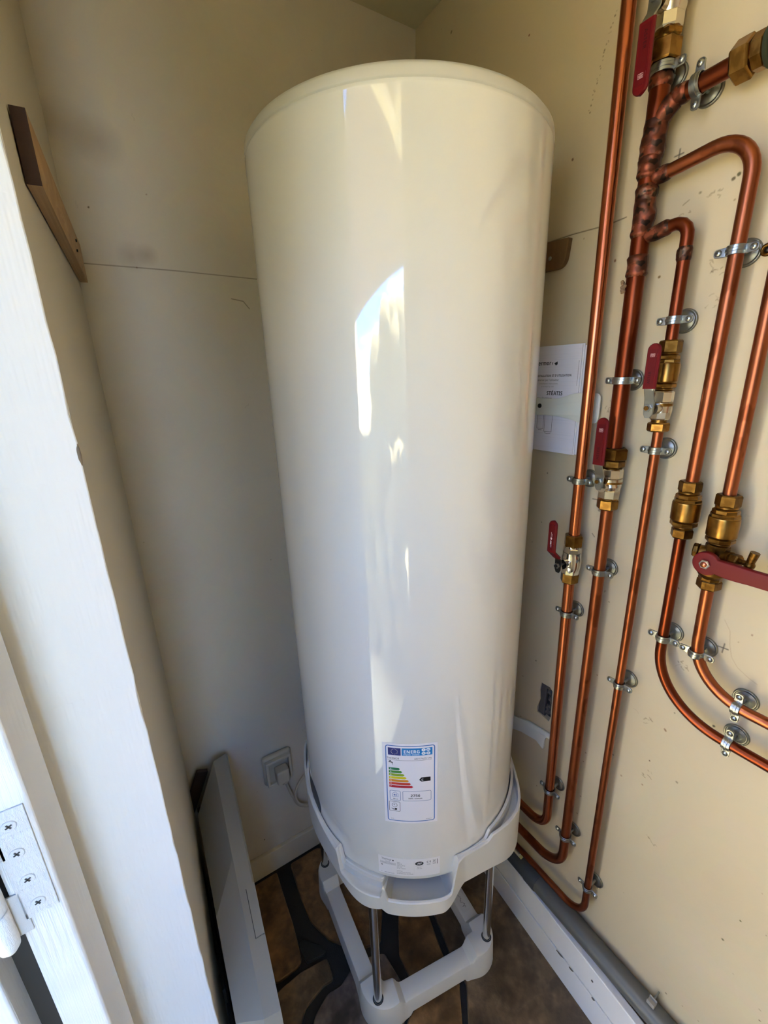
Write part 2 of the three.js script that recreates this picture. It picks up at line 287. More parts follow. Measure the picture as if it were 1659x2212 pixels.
// floor: dark mortar with irregular flat stones
const floor = struct('floor', new THREE.BoxGeometry(1.35, 0.1, Z1 + 0.4).translate(-0.5, -0.059, Z1 / 2), mJoint);
{
  const stones = [
    [0, [[-0.76, 0.02], [-0.621, 0.02], [-0.623, 0.059], [-0.625, 0.122], [-0.626, 0.181], [-0.630, 0.235], [-0.637, 0.288], [-0.654, 0.295], [-0.710, 0.296], [-0.76, 0.26]]],
    [0, [[-0.574, 0.02], [-0.472, 0.02], [-0.388, 0.122], [-0.374, 0.302], [-0.425, 0.374], [-0.492, 0.349], [-0.549, 0.287], [-0.578, 0.216], [-0.581, 0.130]]],
    [3, [[-0.629, 0.247], [-0.617, 0.24], [-0.570, 0.291], [-0.569, 0.310], [-0.627, 0.300]]],
    [1, [[-0.76, 0.33], [-0.710, 0.313], [-0.648, 0.309], [-0.573, 0.320], [-0.574, 0.346], [-0.577, 0.374], [-0.605, 0.370], [-0.666, 0.386], [-0.692, 0.416], [-0.742, 0.42]]],
    [2, [[-0.565, 0.396], [-0.501, 0.371], [-0.428, 0.400], [-0.425, 0.435], [-0.418, 0.514], [-0.446, 0.538], [-0.518, 0.588], [-0.695, 0.475], [-0.650, 0.413], [-0.603, 0.391]]],
    [0, [[-0.342, 0.343], [-0.264, 0.393], [-0.291, 0.509], [-0.331, 0.548], [-0.398, 0.525], [-0.395, 0.427]]],
    [1, [[-0.247, 0.397], [-0.103, 0.372], [-0.006, 0.389], [-0.006, 0.86], [-0.075, 0.889], [-0.361, 0.687], [-0.275, 0.579], [-0.273, 0.518]]],
    [0, [[-0.446, 0.548], [-0.395, 0.539], [-0.286, 0.563], [-0.371, 0.681], [-0.508, 0.594]]],
    [0, [[-0.441, 0.02], [-0.03, 0.02], [-0.01, 0.336], [-0.013, 0.362], [-0.109, 0.355], [-0.255, 0.381], [-0.334, 0.331], [-0.356, 0.306], [-0.369, 0.121]]],
    [1, [[-0.83, 0.47], [-0.71, 0.485], [-0.53, 0.60], [-0.40, 0.69], [-0.52, 0.86], [-0.83, 0.80]]],
    [0, [[-0.37, 0.70], [-0.09, 0.90], [-0.05, 1.2], [-0.45, 1.25], [-0.49, 0.87]]],
    [2, [[-0.84, 0.83], [-0.53, 0.885], [-0.48, 1.26], [-0.84, 1.3]]],
  ];
  stones.forEach(([k, pts]) => {
    const s = new THREE.Shape(roundedPts(pts, 0.008, 2).map(([x, z]) => new THREE.Vector2(x, -z)));
    const g = new THREE.ExtrudeGeometry(s, { depth: 0.007, bevelEnabled: true, bevelThickness: 0.0025, bevelSize: 0.003, bevelOffset: -0.003, bevelSegments: 2 }).rotateX(-Math.PI / 2).translate(0, -0.0095 + rr(-0.0004, 0), 0);
    part('paving_stone', g, k === 3 ? mStoneBlack : mStone[k], floor);
  });
}
struct('baseboard_back', box(1.0, 0.088, 0.014, -0.36, 0.044, 0.007, 0.003), std(lin(0.64, 0.57, 0.44), 0.5, { bumpMap: rep(nBrush, 4, 4), bumpScale: 0.0004 }));
const bbr = new THREE.Group(); bbr.name = 'baseboard_right'; bbr.userData.kind = 'structure'; scene.add(bbr);
{
  const L = 1.75, slope = (g) => g.applyMatrix4(new THREE.Matrix4().set(1, 0, -0.055, 0, 0, 1, 0, 0, 0, 0, 1, 0, 0, 0, 0, 1));
  part('lower_board', slope(box(0.02, 0.088, L, -0.004, 0.044, L / 2 - 0.0, 0.002)), mWhiteWood, bbr);
  part('upper_board', slope(box(0.02, 0.088, L, -0.002, 0.134, L / 2 - 0.0, 0.003)), mWhiteWood, bbr);
  for (const [z, w, k] of [[0.70, 0.03, 1], [0.735, 0.018, 1], [0.80, 0.012, 1], [0.79, 0.006, 0]]) part('worn_spot', new THREE.IcosahedronGeometry(0.5, 1).scale(0.003, k ? 0.006 : 0.006, w).translate(-0.0128 - 0.055 * z, k ? 0.086 : 0.14, z), std(lin(0.12, 0.10, 0.08), 0.9), bbr);
}
// outside, seen only mirrored in the enamel and by its light
struct('terrace', new THREE.BoxGeometry(4.0, 0.1, 7.8).translate(-3.02, -0.13, -2.1), std(lin(0.57, 0.53, 0.33), 0.9));
struct('lawn', new THREE.BoxGeometry(62, 0.1, 90).translate(-32.02, -0.17, 1), std(lin(0.125, 0.12, 0.065), 0.95));
{
  const outer = std(lin(0.62, 0.56, 0.44), 0.9), mGardenWood = std(lin(0.07, 0.045, 0.032), 0.8);
  struct('roof', new THREE.BoxGeometry(3.0, 0.12, 5).translate(0.42, H + 0.24, 1), outer);
  struct('wall_outer', new THREE.BoxGeometry(0.12, 2.6, 3.2).translate(-1.082, 1.2, -1.35), outer);
  struct('eave_sky_blocker', new THREE.BoxGeometry(6.0, 1.4, 0.1).translate(-4.1, 2.75, 1.8), mGardenWood);  // unseen panel shaped to block sky in the enamel, standing in for an eave
  struct('garden_post', new THREE.BoxGeometry(0.12, 2.2, 0.1).translate(-7.0, 0.98, 1.8), mGardenWood);
  struct('garden_wall', new THREE.BoxGeometry(0.3, 2.45, 1.9).translate(-6.2, 1.105, 1.95), std(lin(0.82, 0.73, 0.52), 0.9));
  const g = [];
  for (let i = 0; i < 190; i++) {
    const a = rr(20, 55), d = rr(5.8, 6.5), top = a < 46 ? 1.7 + 0.165 * d : 1.66 + 0.1 * d, r = rr(0.3, 0.55);
    g.push(new THREE.IcosahedronGeometry(r, 1).translate(-0.44 - d * Math.sin(a * RAD), Math.min(rr(0, top), top - r), 0.57 + d * Math.cos(a * RAD)));
  }
  for (let i = 0; i < 130; i++) { const t = rnd(), r = rr(0.14, 0.24); g.push(new THREE.IcosahedronGeometry(r, 1).translate(-1.35 - 1.0 * t + rr(-0.12, 0.12), rr(0, 1.15), 1.85 - 0.6 * t + rr(-0.12, 0.12))); }  // added low hedge by the door, blocks sunlit ground from enamel and wall
  const hedge = tag(part('garden_hedge_and_blocker', g, std(lin(0.13, 0.13, 0.07), 0.9), scene), 'dense green hedge across the lawn, plus an added low light blocker by the door', 'hedge');
  hedge.userData.kind = 'stuff';
}

// ---------------------------------------------------------------- door frame, leaf and hinge
const door = new THREE.Group(); door.name = 'door_1'; door.userData.kind = 'structure'; scene.add(door);
{
  const AZ = 0.70, AX = -0.939;
  part('door_frame', [box(0.036, DOORH + 0.02, AZ - 0.625, AX - 0.018, (DOORH + 0.02) / 2 - 0.01, (AZ + 0.625) / 2, 0.0035), box(0.05, DOORH + 0.02, 0.05, -0.975, (DOORH + 0.02) / 2 - 0.01, 0.612, 0.002)], mWhiteWood, door);
  part('door_head', box(0.06, 0.05, DOOR1 - 0.62, -0.97, DOORH - 0.015, (DOOR1 + 0.62) / 2, 0.003), mWhiteWood, door);
  part('gap_shade', box(0.034, 2.0, 0.07, -0.988, 1.02, 0.645, 0.002), std(lin(0.03, 0.022, 0.015), 0.8), door);  // dark filler coloured as the shade in the gap between frame and leaf
  const leaf = new THREE.Group(); leaf.name = 'door_leaf'; leaf.position.set(-0.992, 0, 0.702); leaf.rotation.y = -4 * RAD; door.add(leaf);
  part('leaf_panel', box(0.6, 2.0, 0.038, -0.306, 1.02, -0.012, 0.003), std(lin(0.62, 0.61, 0.58), 0.5, { bumpMap: rep(nBrush, 3, 3), bumpScale: 0.0006 }), leaf);
  const hg = part('hinge', [box(0.026, 0.128, 0.0022, -0.9565, 1.178, AZ + 0.0006, 0.0009), box(0.018, 0.05, 0.0022, -0.975, 1.124, AZ + 0.0006, 0.0008), box(0.016, 0.05, 0.0022, -0.974, 1.215, AZ + 0.0006, 0.0008)], mWhitePaint, door);
  for (const [x, y] of [[-0.957, 1.225], [-0.9585, 1.193], [-0.958, 1.160], [-0.957, 1.129]]) {
    const sc = part('screw', aim(lathe([[0, 0.0006], [0.0052, 0.0009], [0.0058, 0.0002], [0.0058, -0.001]], 24), V(0, 0, 1)).translate(x, y, AZ + 0.0016), mWhitePaint, hg);
    part('screw_slot', [new THREE.BoxGeometry(0.0055, 0.0013, 0.0008), new THREE.BoxGeometry(0.0013, 0.0055, 0.0008)].map((g) => g.rotateZ(0.5).translate(x, y, AZ + 0.0024)), mScrewHole, hg);
  }
  const kn = (y0, y1, d) => lathe(d ? [[0, y0], [0.0045, y0 + 0.001], [0.0078, y0 + 0.006], [0.0085, y0 + 0.012], [0.0085, y1], [0, y1]] : [[0, y0], [0.0085, y0], [0.0085, y1], [0, y1]], 28).translate(-0.984, 0, AZ + 0.006);
  part('knuckle', kn(1.092, 1.142, 1), mWhitePaint, door);
  part('knuckle', kn(1.144, 1.245, 0), mWhitePaint, door);
}

// ---------------------------------------------------------------- water heater
const TX = -0.295, TZ = 0.347, TR = 0.265, YB = 0.538, YT = 1.94;
const heater = thing('water_heater', 'tall glossy white cylindrical electric water heater standing on a white legged base', 'water heater', [TX, 0, TZ]);
{
  const body = lathe([[0.2, YB - 0.004], [TR - 0.006, YB - 0.004], [TR - 0.001, YB - 0.0005], [TR, YB + 0.004], [TR, YB + 0.006], [TR, YB + 0.4], [TR, YB + 0.9], [TR, YT - 0.006], [TR, YT - 0.004], [TR - 0.002, YT], [TR - 0.01, YT + 0.001]], 160);
  const uv = body.attributes.uv, p = body.attributes.position; for (let i = 0; i < uv.count; i++) uv.setXY(i, uv.getX(i), p.getY(i) / (2 * Math.PI * TR));
  part('tank_body', crease(body, 0.6), mEnamel, heater);
  part('top_cap', crease(lathe([[TR - 0.006, YT - 0.003], [TR - 0.0005, YT + 0.0012], [TR, YT + 0.003], [TR - 0.001, YT + 0.013], [TR - 0.006, YT + 0.019], [TR - 0.03, YT + 0.024], [0, YT + 0.03]], 160), 0.9), mCap, heater);
  part('underside', lathe([[0, YB - 0.006], [0.19, YB - 0.006], [0.245, YB - 0.003], [0.252, YB + 0.002]], 96), mBlack, heater, 'black underside');
  const ang = -96 * RAD, badge = aim(lathe([[0, 0.003], [0.036, 0.0026], [0.041, 0.001], [0.043, -0.006]], 48), V(0, 1, 0));
  // the badge bends round the tank: place each vertex on the cylinder
  const q = badge.attributes.position;
  for (let i = 0; i < q.count; i++) { const a = ang + q.getX(i) / TR, r = TR + q.getY(i); q.setXYZ(i, r * Math.sin(a), 0.607 + q.getZ(i) * -1, r * Math.cos(a)); }
  badge.computeVertexNormals();
  part('badge', badge, mSlate, heater, 'round dark grey cap');
}
function sticker(name, a0, a1, y0, y1, map, lift, label) {
  const n = 28, pos = [], uv = [], idx = [];
  for (const r of [TR + lift, TR + 0.0001]) for (let i = 0; i <= n; i++) for (const [y, v] of [[y0, 0], [y1, 1]]) { const a = (a0 + (a1 - a0) * i / n) * RAD; pos.push(r * Math.sin(a), y, r * Math.cos(a)); uv.push(i / n, v); }
  const s = (n + 1) * 2;
  for (let i = 0; i < n; i++) { const a = i * 2; idx.push(a, a + 2, a + 1, a + 1, a + 2, a + 3, s + a, s + a + 1, s + a + 2, s + a + 1, s + a + 3, s + a + 2, a, s + a, a + 2, a + 2, s + a, s + a + 2, a + 1, a + 3, s + a + 1, a + 3, s + a + 3, s + a + 1); }
  const e = 2 * n; idx.push(0, 1, s, 1, s + 1, s, e, s + e, e + 1, e + 1, s + e, s + e + 1);
  const g = new THREE.BufferGeometry(); g.setAttribute('position', new THREE.Float32BufferAttribute(pos, 3)); g.setAttribute('uv', new THREE.Float32BufferAttribute(uv, 2)); g.setIndex(idx); g.computeVertexNormals();
  part(name, g, std(0xffffff, 0.5, { map }), heater, label);
}
const rrect = (g, x, y, w, h, r) => { g.beginPath(); g.moveTo(x + r, y); g.arcTo(x + w, y, x + w, y + h, r); g.arcTo(x + w, y + h, x, y + h, r); g.arcTo(x, y + h, x, y, r); g.arcTo(x, y, x + w, y, r); g.closePath(); };
const text = (g, s, x, y, font, col = '#111', align = 'left', maxw) => { g.font = font; g.fillStyle = col; g.textAlign = align; g.textBaseline = 'alphabetic'; g.fillText(s, x, y, maxw); };
sticker('energy_label', -45, -21.4, 0.704, 0.9115, canvasTex(800, 1536, (g, w, h) => {
  g.fillStyle = '#f4f2f6'; g.fillRect(0, 0, w, h);
  g.strokeStyle = '#2f6db5'; g.lineWidth = 13; rrect(g, 48, 44, 704, 1448, 34); g.stroke();
  g.fillStyle = '#1b2a7a'; g.fillRect(80, 82, 184, 134);
  for (let i = 0; i < 12; i++) { const a = i * Math.PI / 6, x = 172 + 46 * Math.cos(a), y = 149 + 46 * Math.sin(a); g.fillStyle = '#f2e9c8'; g.beginPath(); for (let k = 0; k < 10; k++) { const r = k % 2 ? 3.4 : 8.5, b = -Math.PI / 2 + k * Math.PI / 5; g.lineTo(x + r * Math.cos(b), y + r * Math.sin(b)); } g.fill(); }
  g.fillStyle = '#1583c9'; g.fillRect(278, 82, 442, 134);
  text(g, 'ENERG', 302, 172, 'bold 78px sans-serif', '#fff', 'left', 240);
  text(g, 'енергия · ενεργεια', 302, 204, 'bold 25px sans-serif', '#fff', 'left', 240);
  [['Y', 592, 116], ['IJA', 660, 116], ['IE', 592, 180], ['IA', 660, 180]].forEach(([s, x, y]) => { g.fillStyle = '#fff'; g.beginPath(); g.ellipse(x, y, 30, 27, 0, 0, 7); g.fill(); text(g, s, x, y + 10, 'bold 26px sans-serif', '#1583c9', 'center'); });
  text(g, 'THERMOR', 62, 290, '46px sans-serif', '#333', 'left', 178); text(g, 'A251179 (251179)', 706, 290, '44px sans-serif', '#333', 'right', 248);
  g.strokeStyle = '#444'; g.lineWidth = 3; g.beginPath(); g.moveTo(62, 306); g.lineTo(706, 306); g.stroke();
  g.fillStyle = '#222'; g.fillRect(84, 340, 44, 16); g.fillRect(100, 322, 12, 20); g.fillRect(88, 318, 36, 7); g.beginPath(); g.moveTo(124, 340); g.quadraticCurveTo(150, 342, 146, 374); g.lineTo(132, 374); g.quadraticCurveTo(134, 356, 120, 356); g.fill(); g.strokeStyle = '#222'; g.lineWidth = 4; g.beginPath(); g.moveTo(140, 380); g.lineTo(148, 402); g.stroke();
  const cols = ['#147a4a', '#3f8f2f', '#93b226', '#f0de12', '#ec9a1e', '#dd3f25', '#c9182f'], L = ['A⁺', 'A', 'B', 'C', 'D', 'E', 'F'];
  cols.forEach((c, i) => { const y = 448 + i * 56, x1 = 250 + i * 31; g.fillStyle = c; g.beginPath(); g.moveTo(84, y); g.lineTo(x1 - 22, y); g.lineTo(x1, y + 22); g.lineTo(x1 - 22, y + 44); g.lineTo(84, y + 44); g.fill(); text(g, L[i] === 'A⁺' ? 'A' : L[i], 102, y + 33, 'bold 30px sans-serif', '#fff'); if (!i) text(g, '+', 124, y + 22, 'bold 20px sans-serif', '#fff'); });
  g.fillStyle = '#101010'; g.beginPath(); g.moveTo(524, 672); g.lineTo(556, 628); g.lineTo(692, 628); g.lineTo(692, 706); g.lineTo(556, 706); g.fill(); text(g, 'C', 556, 692, 'bold 52px sans-serif', '#fff');
  g.strokeStyle = '#55709c'; g.lineWidth = 6; rrect(g, 88, 892, 158, 190, 22); g.stroke(); rrect(g, 280, 892, 420, 190, 22); g.stroke(); rrect(g, 74, 1110, 162, 188, 16); g.strokeStyle = '#444'; g.stroke();
  g.strokeStyle = '#6b83b5'; g.lineWidth = 5; g.beginPath(); g.moveTo(126, 1008); g.lineTo(126, 950); g.lineTo(168, 916); g.lineTo(210, 950); g.lineTo(210, 1008); g.closePath(); g.stroke();
  g.fillStyle = '#4f6fae'; g.beginPath(); g.moveTo(140, 974); g.lineTo(164, 952); g.lineTo(164, 996); g.fill(); for (const r of [14, 24, 34]) { g.beginPath(); g.arc(158, 974, r, -0.8, 0.8); g.stroke(); }
  text(g, '15', 132, 1064, 'bold 34px sans-serif', '#333'); text(g, 'dB', 176, 1064, '26px sans-serif', '#333');
  text(g, '2756', 466, 1000, 'bold 66px sans-serif', '#222', 'center'); text(g, 'kWh / annum', 466, 1044, 'bold 32px sans-serif', '#333', 'center');
  g.strokeStyle = '#333'; g.lineWidth = 5; g.beginPath(); g.ellipse(154, 1178, 38, 40, 0, 0, 7); g.stroke(); g.beginPath(); g.moveTo(136, 1168); g.lineTo(154, 1180); g.lineTo(154, 1150); g.stroke();
  g.fillStyle = '#222'; g.beginPath(); g.moveTo(108, 1238); g.lineTo(132, 1256); g.lineTo(138, 1248); g.lineTo(140, 1272); g.lineTo(118, 1268); g.lineTo(126, 1262); g.lineTo(106, 1246); g.fill(); g.fillRect(150, 1250, 36, 24); g.beginPath(); g.ellipse(172, 1248, 18, 12, 0, 0, 7); g.fill();
  text(g, '2015', 92, 1464, '20px sans-serif', '#444'); text(g, '812/2013', 706, 1464, '20px sans-serif', '#444', 'right');
}), 0.00035, 'printed energy rating label');
sticker('rating_plate', -49.2, -20, 0.5475, 0.6, canvasTex(1536, 560, (g, w, h) => {
  g.fillStyle = '#f1eff0'; g.fillRect(0, 0, w, h);
  text(g, 'Thermor', 86, 120, '92px sans-serif', '#333', 'left', 250); g.fillStyle = '#333'; g.beginPath(); g.ellipse(372, 100, 20, 22, 0, 0, 7); g.fill(); text(g, '251179', 180, 168, '34px sans-serif', '#444');
  g.strokeStyle = '#333'; g.lineWidth = 4; g.strokeRect(50, 176, 380, 66); text(g, '000000000000000', 66, 226, '42px sans-serif', '#444', 'left', 350); g.fillStyle = '#333'; g.beginPath(); g.ellipse(90, 290, 22, 14, 0.3, 0, 7); g.fill();
  text(g, 'FR', 60, 520, '26px sans-serif', '#444'); text(g, 'www.thermor.fr', 150, 528, '34px sans-serif', '#444', 'left', 280);
  g.strokeStyle = '#ccc'; g.lineWidth = 3; for (const x of [448, 890]) { g.beginPath(); g.moveTo(x, 60); g.lineTo(x, 520); g.stroke(); }
  ['250 L', '2000 W', '230 V  50 Hz', '0,8 MPa', 'IP 25  classe I'].forEach((s, i) => text(g, s, 470, 150 + i * 46, '36px sans-serif', '#444'));
  ['Thermor', '17 rue Croix Fauchet', '45140 Saint-Jean-de-la-Ruelle'].forEach((s, i) => text(g, s, 466, 420 + i * 42, '36px sans-serif', '#444', 'left', 400));
  g.fillStyle = '#161616'; g.save(); g.translate(1020, 150); g.rotate(-0.06); g.beginPath(); g.ellipse(0, 0, 104, 62, 0, 0, 7); g.fill(); g.restore(); text(g, 'NF', 1020, 180, 'italic bold 86px sans-serif', '#f1eff0', 'center');
  g.fillStyle = '#666'; g.fillRect(920, 230, 200, 3); text(g, 'NF 251', 1020, 282, '34px sans-serif', '#555', 'center'); text(g, 'LCIE 103', 1020, 324, '34px sans-serif', '#555', 'center');
  text(g, 'C E', 1200, 142, 'bold 76px sans-serif', '#444'); text(g, 'IP25', 1206, 214, '46px sans-serif', '#444');
  g.strokeStyle = '#555'; g.lineWidth = 6; g.strokeRect(1366, 88, 46, 56); g.beginPath(); g.moveTo(1352, 70); g.lineTo(1430, 160); g.moveTo(1430, 70); g.lineTo(1352, 160); g.stroke(); g.fillStyle = '#444'; g.fillRect(1352, 184, 80, 16); g.fillRect(1462, 66, 13, 160);
}), 0.0003, 'printed rating plate');

// ---------------------------------------------------------------- stand under the heater
const RODS = [[-0.510, 0.508], [-0.189, 0.562], [-0.158, 0.185], [-0.490, 0.140]];
const stand = thing('heater_stand', 'white plastic four legged stand with bright metal rods under the water heater', 'stand', [-0.335, 0, 0.35]);
{
  const ox = TX + 0.335, oz = TZ - 0.35;
  const angs = RODS.map(([x, z]) => Math.atan2(x - TX, z - TZ) / RAD);
  const near = (a, b, w) => { let d = ((a - b + 540) % 360) - 180; return Math.exp(-(d * d) / (w * w)); };
  const win = (a, lo, hi, s) => ss(lo - s, lo + s, a) * (1 - ss(hi - s, hi + s, a));
  const N = 480, K = 13, pos = [], idx = [];
  for (let i = 0; i < N; i++) {
    const a = -180 + 360 * i / N, t = a * RAD;
    const nose = win(a, -50, -14, 7), bumps = Math.max(...angs.map((b) => near(a, b, 17)), nose);
    const ro = 0.2765 + 0.0225 * bumps, yb = 0.508 - 0.032 * bumps;
    const scoop = win(a, -45.5, -14.5, 2.2), ledge = win(a, -69, -45.5, 1.6), flat = win(a, -14.5, 6, 1.8), left = win(a, -110, -69, 2);
    const low = Math.max(scoop, ledge), ring = 1 - Math.max(low, flat, left);
    let yo = 0.602 - 0.012 * flat; yo -= 0.03 * ss(-98, -69, a) * left; yo += (0.516 - yo) * low;
    let yg = yo - 0.028 * ring - 0.006 * ledge, rg1 = ro - 0.007, rg2 = ro - 0.007 + (0.275 - ro + 0.006) * Math.max(ring, ledge);
    let yi = yo + 0.006 * ring + 0.012 * ledge, ri = 0.2675;
    yg += (0.474 - yg) * scoop; rg1 += (ro - 0.012 - rg1) * scoop; rg2 += (0.2 - rg2) * scoop; yi += (0.470 - yi) * scoop; ri += (0.17 - ri) * scoop;
    const fl = 0.5315 + (0.468 - 0.5315) * scoop;
    const prof = [[ro, yb], [ro, yo - 0.002], [ro - 0.002, yo], [ro - 0.006, yo], [rg1, yg + 0.001], [rg2, yg], [Math.min(rg2, 0.2735 - 0.09 * scoop), yi], [ri, yi], [Math.min(ri, 0.2668) - 0.0008, fl], [0.12, 0.5315 - 0.052 * scoop], [0.12, 0.522 - 0.05 * scoop], [ro - 0.012, 0.503 - 0.03 * scoop], [ro - 0.006, yb]];
    for (const [r, y] of prof) pos.push(r * Math.sin(t) + ox, y, r * Math.cos(t) + oz);
  }
  for (let i = 0; i < N; i++) for (let k = 0; k < K; k++) { const a = i * K + k, b = i * K + (k + 1) % K, c = ((i + 1) % N) * K + k, d = ((i + 1) % N) * K + (k + 1) % K; idx.push(a, c, b, b, c, d); }
  const g = new THREE.BufferGeometry(); g.setAttribute('position', new THREE.Float32BufferAttribute(pos, 3)); g.setAttribute('uv', new THREE.Float32BufferAttribute(new Array(pos.length / 3 * 2).fill(0), 2)); g.setIndex(idx); g.computeVertexNormals();
  part('collar', crease(g, 0.55), mPlastic, stand);
  for (const [x, z] of RODS) {
    part('rod', [new THREE.CylinderGeometry(0.0105, 0.0105, 0.44, 28).translate(x + 0.335, 0.29, z - 0.35)], mSteel, stand);
    part('rod_socket', new THREE.TorusGeometry(0.0122, 0.0016, 8, 28).rotateX(Math.PI / 2).translate(x + 0.335, 0.0845, z - 0.35), mBlack, stand, 'dark ring at rod foot');
  }
  // base frame: swept around the four rods
  const path = [], C = RODS.map(([x, z]) => [x + 0.335, z - 0.35]), n = C.length;
  const rp = roundedPts(C, 0.036, 10), NP = [];
  for (let i = 0; i < rp.length; i++) { const a = rp[i], b = rp[(i + 1) % rp.length], L = Math.hypot(b[0] - a[0], b[1] - a[1]), m = Math.max(1, Math.round(L / 0.006)); for (let k = 0; k < m; k++) NP.push([a[0] + (b[0] - a[0]) * k / m, a[1] + (b[1] - a[1]) * k / m]); }
  const bp = [], bi = [], Q = 10, cx = C.reduce((s, c) => s + c[0], 0) / n, cz = C.reduce((s, c) => s + c[1], 0) / n;
  NP.forEach((p, i) => {
    const a = NP[(i + NP.length - 3) % NP.length], b = NP[(i + 3) % NP.length];
    let nx = b[1] - a[1], nz = -(b[0] - a[0]); const l = Math.hypot(nx, nz); nx /= l; nz /= l;
    if (nx * (p[0] - cx) + nz * (p[1] - cz) < 0) { nx = -nx; nz = -nz; }
    const d = Math.min(...C.map((c) => Math.hypot(c[0] - p[0], c[1] - p[1]))), k = 1 - ss(0.048, 0.066, d), kw = 1 - ss(0.03, 0.075, d);
    const ht = 0.058 + 0.027 * k, yb = 0.016 * ss(0.075, 0.085, d), wo = 0.025 + 0.007 * kw, wi = 0.021 + 0.005 * kw;
    const prof = [[wo + 0.003, yb], [wo, ht - 0.008], [wo - 0.0025, ht - 0.002], [wo - 0.007, ht], [-wi + 0.005, ht], [-wi + 0.001, ht - 0.002], [-wi, ht - 0.006], [-wi - 0.002, yb], [-wi + 0.003, yb], [wo - 0.003, yb]];
    for (const [o, y] of prof) bp.push(p[0] + nx * o, y, p[1] + nz * o);
  });
  for (let i = 0; i < NP.length; i++) for (let k = 0; k < Q; k++) { const a = i * Q + k, b = i * Q + (k + 1) % Q, c = ((i + 1) % NP.length) * Q + k, d = ((i + 1) % NP.length) * Q + (k + 1) % Q; bi.push(a, b, c, b, d, c); }
  const bg = new THREE.BufferGeometry(); bg.setAttribute('position', new THREE.Float32BufferAttribute(bp, 3)); bg.setAttribute('uv', new THREE.Float32BufferAttribute(new Array(bp.length / 3 * 2).fill(0), 2)); bg.setIndex(bi); bg.computeVertexNormals();
  part('base_frame', crease(bg, 0.6), mPlastic, stand);
  // handwriting on the right hand beam
  const wr = canvasTex(512, 128, (g, w, h) => { g.fillStyle = css([0.76, 0.745, 0.70]); g.fillRect(0, 0, w, h); g.strokeStyle = '#8d8a84'; g.lineWidth = 4; let x = 30; g.beginPath(); g.moveTo(x, 70); for (let i = 0; i < 26; i++) { x += 16; g.quadraticCurveTo(x - 12 + rr(-8, 8), 64 + rr(-46, 46), x, 64 + rr(-22, 22)); } g.stroke(); });
  const A = C[1], B = C[2], len = Math.hypot(B[0] - A[0], B[1] - A[1]), tag0 = new THREE.BoxGeometry(0.16, 0.0006, 0.028).rotateY(Math.atan2(-(B[1] - A[1]), B[0] - A[0])).translate((A[0] * 0.56 + B[0] * 0.44), 0.0582, (A[1] * 0.56 + B[1] * 0.44));
  part('handwriting', tag0, std(0xffffff, 0.45, { map: wr }), stand, 'scribbled pen writing');
}

// ---------------------------------------------------------------- copper pipes on the right wall (x = -PX from it)
const PX = -0.035;
const P = (z, y, x = PX) => [x, y, z];
function copper(name, label, pts, r, bend, mat, group = 'copper pipes on the right wall') {
  const t = thing(name, label, 'pipe', [PX, pts[0][1], pts[0][2]], group);
  part('tube', pipe(pts.map(([x, y, z]) => [x - t.position.x, y - t.position.y, z - t.position.z]), r, bend), mat, t);
  return t;
}
copper('copper_pipe', 'bright straight copper pipe nearest the heater running up to the ceiling', [P(0.598, 1.245), P(0.594, H)], 0.011, 0, mCopper);
{
  const t = copper('copper_pipe', 'short copper pipe below the chrome valve with red lever, hooking left behind the heater', [P(0.598, 1.165), P(0.606, 0.43), P(0.40, 0.43)], 0.011, 0.052, mCopper);
  part('compression_nut', aim(hex(0.0165, 0, 0.018), V(0, 0, 1)).translate(0, 0.43 - t.position.y, 0.478 - 0.598), mBrassDull, t, 'brass nut');
}
copper('copper_pipe', 'copper pipe below the master lever valve, hooking left behind the heater', [P(0.662, 1.345), P(0.662, 0.345), P(0.36, 0.335)], [0.011, 0.011][0], 0.07, mCopperOld);
copper('copper_pipe', 'thin copper pipe ending in the lowest hook beside the grey drain pipe', [P(0.733, 1.50), P(0.734, 0.27), P(0.36, 0.262)], 0.008, 0.055, mCopperOld);
copper('copper_pipe', 'copper pipe bending right below the round brass check valve without a lever', [P(0.795, 1.325), P(0.797, 0.984), P(1.35, 0.984)], 0.0088, 0.115, mCopperDark);
copper('copper_pipe', 'rightmost copper pipe coming down into the brass drain cock group', [P(0.850, 1.395), P(0.846, H)], 0.009, 0, mCopperOld);
copper('copper_pipe', 'copper pipe with dark spots bending right below the long red lever', [P(0.848, 1.25), P(0.852, 1.057), P(1.35, 1.057)], 0.009, 0.085, mCopperOld);
